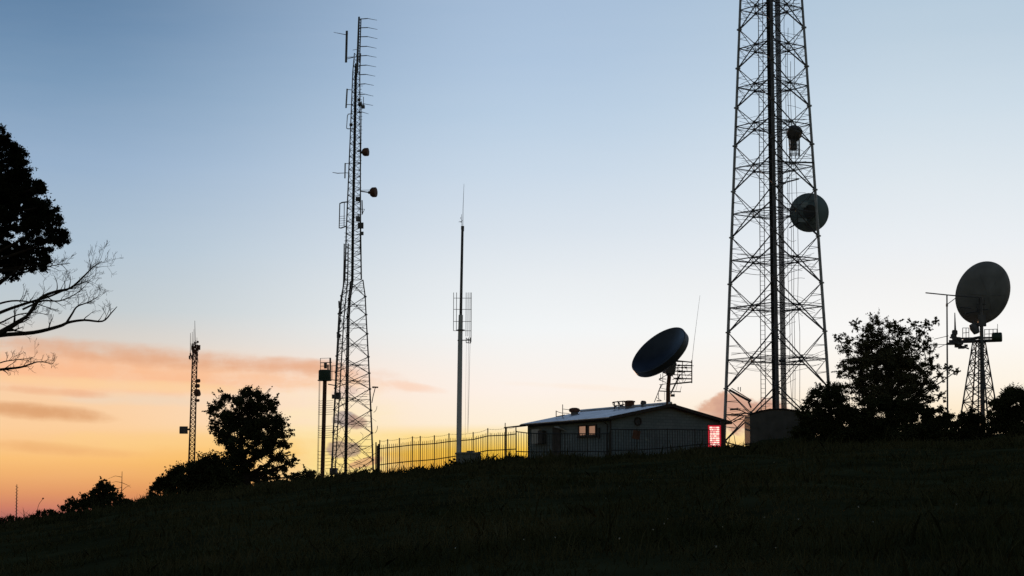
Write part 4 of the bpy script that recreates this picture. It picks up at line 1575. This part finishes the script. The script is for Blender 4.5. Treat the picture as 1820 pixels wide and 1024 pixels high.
# ------------------------------------------------------------------ glowing panel, sign, shelter
gb = P(1284.5, 800, 128.6)
gb.z = gz(gb.x, gb.y) - .1
root = thing('light_panel', 'glowing red and white lamp panel of small cells beside the right house corner', 'lamp', gb)
MB().box((gb + P(1284.5, 747, 128.6)) / 2 + V3((0, .1, 0)), (.30, .26, P(1284.5, 747, 128.6).z - gb.z)).lathe([(0, .1), (.15, .06), (.17, 0)], P(1284.5, 747, 128.6), (0, 0, 1), 10).build('post', M['door'], root)
y_ = 128.3
a, b = P(1258.5, 794.5, y_), P(1281, 756, y_)
cc = (a + b) / 2
mb = MB()
mb.box(cc, (b.x - a.x, .10, b.z - a.z))
pnl = mb.build('housing', M['lamp_rim'], root)
mb = MB()
NZ = 9
W_, H_ = b.x - a.x - .20, b.z - a.z - .16
for j in range(NZ):
    cuts = [0, .30 + random.uniform(-.03, .03), .64 + random.uniform(-.04, .04), 1]
    if j % 3 == 1:
        cuts = [0, .2, .42 + random.uniform(-.03, .03), .72, 1]
    for u0, u1 in zip(cuts, cuts[1:]):
        wd = (u1 - u0) * W_ - .022
        p = V3((a.x + .10 + W_ * (u0 + u1) / 2, y_ - .055, a.z + .08 + H_ * (j + .5) / NZ))
        hc = H_ / NZ * random.uniform(.62, .74)
        MB().box(p, (wd, .02, hc)).build('lamp_cell', M['lamp_cell'] if random.random() < .72 else M['lamp_cell_dim'], root)
mb = MB()
for x0_, x1_, z0_, z1_ in ((a.x - .03, a.x, a.z - .03, b.z + .03), (b.x, b.x + .03, a.z - .03, b.z + .03), (a.x, b.x, b.z, b.z + .03), (a.x, b.x, a.z - .03, a.z)):
    mb.box(((x0_ + x1_) / 2, y_ - .02, (z0_ + z1_) / 2), (x1_ - x0_, .18, z1_ - z0_))
mb.build('frame', M['door'], root)

q = P(1132, 790, 126.8)
t = thing('sign_board', 'small dark tilted board on a post in front of the gable wall', 'sign', V3((q.x, q.y, gz(q.x, q.y))))
a = P(1131, 773, 126.8)
mb = MB()
mb.tube([V3((q.x, q.y, gz(q.x, q.y) - .1)), a + V3((.03, .04, .2))], .035, 6)
mb.build('post', M['fence'], t)
MB().box(a, (.48, .03, .56), 0, .18).build('board', M['rust'], t)
t = thing('wall_plate', 'small pale strip fixed on the gable wall beside the tilted board', 'plate', HM @ hloc(1150, 782, 'gable'))
p = HM @ hloc(1150, 782, 'gable')
MB().box(p + V3((-.01, -.04, 0)), (.22, .03, .045), HYAW).build('plate', M['white'], t)

SY = 141.0
sb = P(1385, 775, SY)
sb.z = gz(sb.x, sb.y) - .2
root = thing('equipment_shelter', 'low grey equipment shelter with a curved roof under the large lattice tower', 'shelter', sb)
w2 = 52 / ppm(SY)
hs = P(1385, 737, SY).z - sb.z
mb = MB()
prof = [(-w2, 0), (w2, 0), (w2, hs)]
for k in range(9):
    t_ = 1 - 2 * k / 8
    prof.append((w2 * t_ * .995, hs + .36 * (1 - t_ * t_)))
prof.append((-w2, hs))
mb.prism([sb + V3((x, 0, z)) for x, z in prof], (0, 3.2, 0))
mb.build('body', M['shelter'], root)
mb = MB()
for k in range(8):
    t0_, t1_ = 1 - 2 * k / 8, 1 - 2 * (k + 1) / 8
    mb.bar(sb + V3((w2 * t0_ * 1.02, -.05, hs + .40 * (1 - t0_ * t0_))), sb + V3((w2 * t1_ * 1.02, -.05, hs + .40 * (1 - t1_ * t1_))), .07)
mb.build('roof_edge', M['fascia'], root)
# ------------------------------------------------------------------ T pole
ty_ = 135.0
b0 = P(1684, 770, ty_)
b0.z = gz(b0.x, b0.y)
root = thing('antenna_pole', 'thin T-shaped pole with one long crossbar left of the grey dish', 'pole', b0)
pt = lambda x, y, d=0: P(x, y, ty_ + d)
MB().tube([b0, pt(1683, 524)], [.065, .05], 8).build('pole', M['steel_dark'], root)
mb = MB()
mb.tube([pt(1645, 520.5), pt(1690, 525), pt(1740, 529)], .045, 6)
mb.tube([pt(1683.5, 541), pt(1699, 529.5)], .028, 5)
mb.tube([pt(1683, 540), pt(1683, 545)], .08, 6)
mb.build('crossbar', M['steel_dark'], root)

# ------------------------------------------------------------------ grey dish on its lattice stand (right)
GY = 138.0
b0 = P(1740, 760, GY)
b0.z = gz(b0.x, b0.y) - .2
root = thing('satellite_dish', 'large grey dish seen from behind on a tapering lattice stand at right', 'dish', b0)
pg = lambda x, y, d=0: P(x, y, GY + d)
lvl = [(pg(1741 - (770 - py) * .006, py), (38.5 - (760 - py) * .175) / ppm(GY)) for py in (775, 742, 715, 690, 666, 645, 627, 607)]
lattice(root, lvl, 4, math.radians(190), .065, .045, M['steel_dark'], M['steel_dark'], 'X', False, 0)
MB().tube([V3((pg(1745, 770).x, GY - .3, b0.z)), pg(1745.5, 640, -.3), pg(1743.5, 528, -.3)], [.16, .15, .11], 10).build('mast', M['steel_dark'], root)
mb = MB()
mb.tube([V3((pg(1738, 770).x, GY, b0.z)), pg(1740, 600)], .05, 6)
for yy in range(760, 600, -8):
    mb.bar(pg(1737.5, yy), pg(1743, yy), .03)
mb.build('climbing_ladder', M['steel_dark'], root)
c = pg(1747.5, 521, .7)
ax = V3((-.32, .78, .30)).normalized()
R_ = 58.5 / ppm(GY)
mb = MB()
mb.lathe([(0, -.55), (R_ * .3, -.51), (R_ * .6, -.37), (R_ * .85, -.17), (R_ * .99, .0), (R_, .03), (R_ * .985, .06), (R_ * .85, -.10), (R_ * .6, -.30), (R_ * .3, -.44), (0, -.48)], c, ax, 64)
o = mb.build('reflector', M['dish_grey'], root)
mb = MB()
for k in range(6):
    t_ = k * math.pi / 3
    a_ = ax.cross(V3((0, 0, 1))).normalized()
    b_ = ax.cross(a_)
    d_ = a_ * math.cos(t_) + b_ * math.sin(t_)
    mb.tube([c - ax * .60 + d_ * .2, c - ax * .46 + d_ * R_ * .5, c - ax * .12 + d_ * R_ * .9], .012, 5)
mb.build('rib', M['dish_grey'], o)
mb = MB()
for (x0, y0, x1, y1, w_) in ((1706, 546, 1726, 548, .06), (1716, 557, 1740, 553, .07), (1736, 541, 1752, 541, .07), (1735, 551, 1756, 550, .06), (1728, 571, 1738, 590, .12), (1740, 530, 1738, 570, .05), (1750, 533, 1748, 580, .05), (1735, 545, 1747, 565, .05)):
    mb.bar(pg(x0, y0, -.2), pg(x1, y1, -.2), w_)
mb.lathe([(0, -.25), (.28, -.2), (.34, .1), (.22, .5), (0, .5)], pg(1731, 581), (.3, -.2, -.9), 12)
mb.box(pg(1745, 570, -.3), (.55, .3, .8))
mb.build('mount', M['steel_dark'], root)
# work platform
mb = MB()
mb.bar(pg(1690, 608), pg(1778, 605), .16)
mb.bar(pg(1700, 602, .6), pg(1775, 600, .6), .10)
mb.bar(pg(1712, 605), pg(1745, 599), .14)
for x in (1711, 1717, 1722, 1750, 1758, 1765, 1772):
    mb.bar(pg(x, 603), pg(x, 585 if x > 1745 else 583), .035)
mb.bar(pg(1750, 586), pg(1773, 585), .03)
mb.bar(pg(1750, 594), pg(1773, 593), .03)
mb.bar(pg(1711, 583), pg(1722, 583), .03)
mb.bar(pg(1711, 592), pg(1722, 591), .03)
mb.bar(pg(1773, 576), pg(1773, 592), .025)
mb.build('platform', M['steel_dark'], root)
mb = MB()
mb.lathe([(0, -.35), (.26, -.35), (.34, -.30), (.34, .30), (.28, .35), (0, .35)], pg(1772, 599.5), (1, -.3, 0), 16)
mb.build('drum_antenna', M['box'], root)
mb = MB()
mb.box(pg(1697, 611), (1.1, .5, .14))
for k in range(26):
    mb.box(pg(random.gauss(1698, 4), random.gauss(600, 6), random.uniform(-.3, .3)), (random.uniform(.12, .34), .2, random.uniform(.1, .34)), random.random())
for k in range(10):
    mb.box(pg(random.gauss(1711, 5), random.gauss(614, 4)), (random.uniform(.14, .34), .2, random.uniform(.14, .34)), random.random())
mb.bar(pg(1690, 609), pg(1722, 620), .08)
mb.build('equipment_cluster', M['steel_dark'], root)
MB().tube([pg(1698, 600), pg(1697.5, 578), pg(1697, 556)], [.10, .06, .03], 8).build('stub_antenna', M['steel_dark'], root)
mb = MB()
for a, b in (((1663, 612), (1690, 613)), ((1660, 603), (1686, 597)), ((1668, 618), (1690, 608))):
    MB().tube([pg(*a), pg(*b)], .02, 4).build('loose_cable', M['cable'], root)
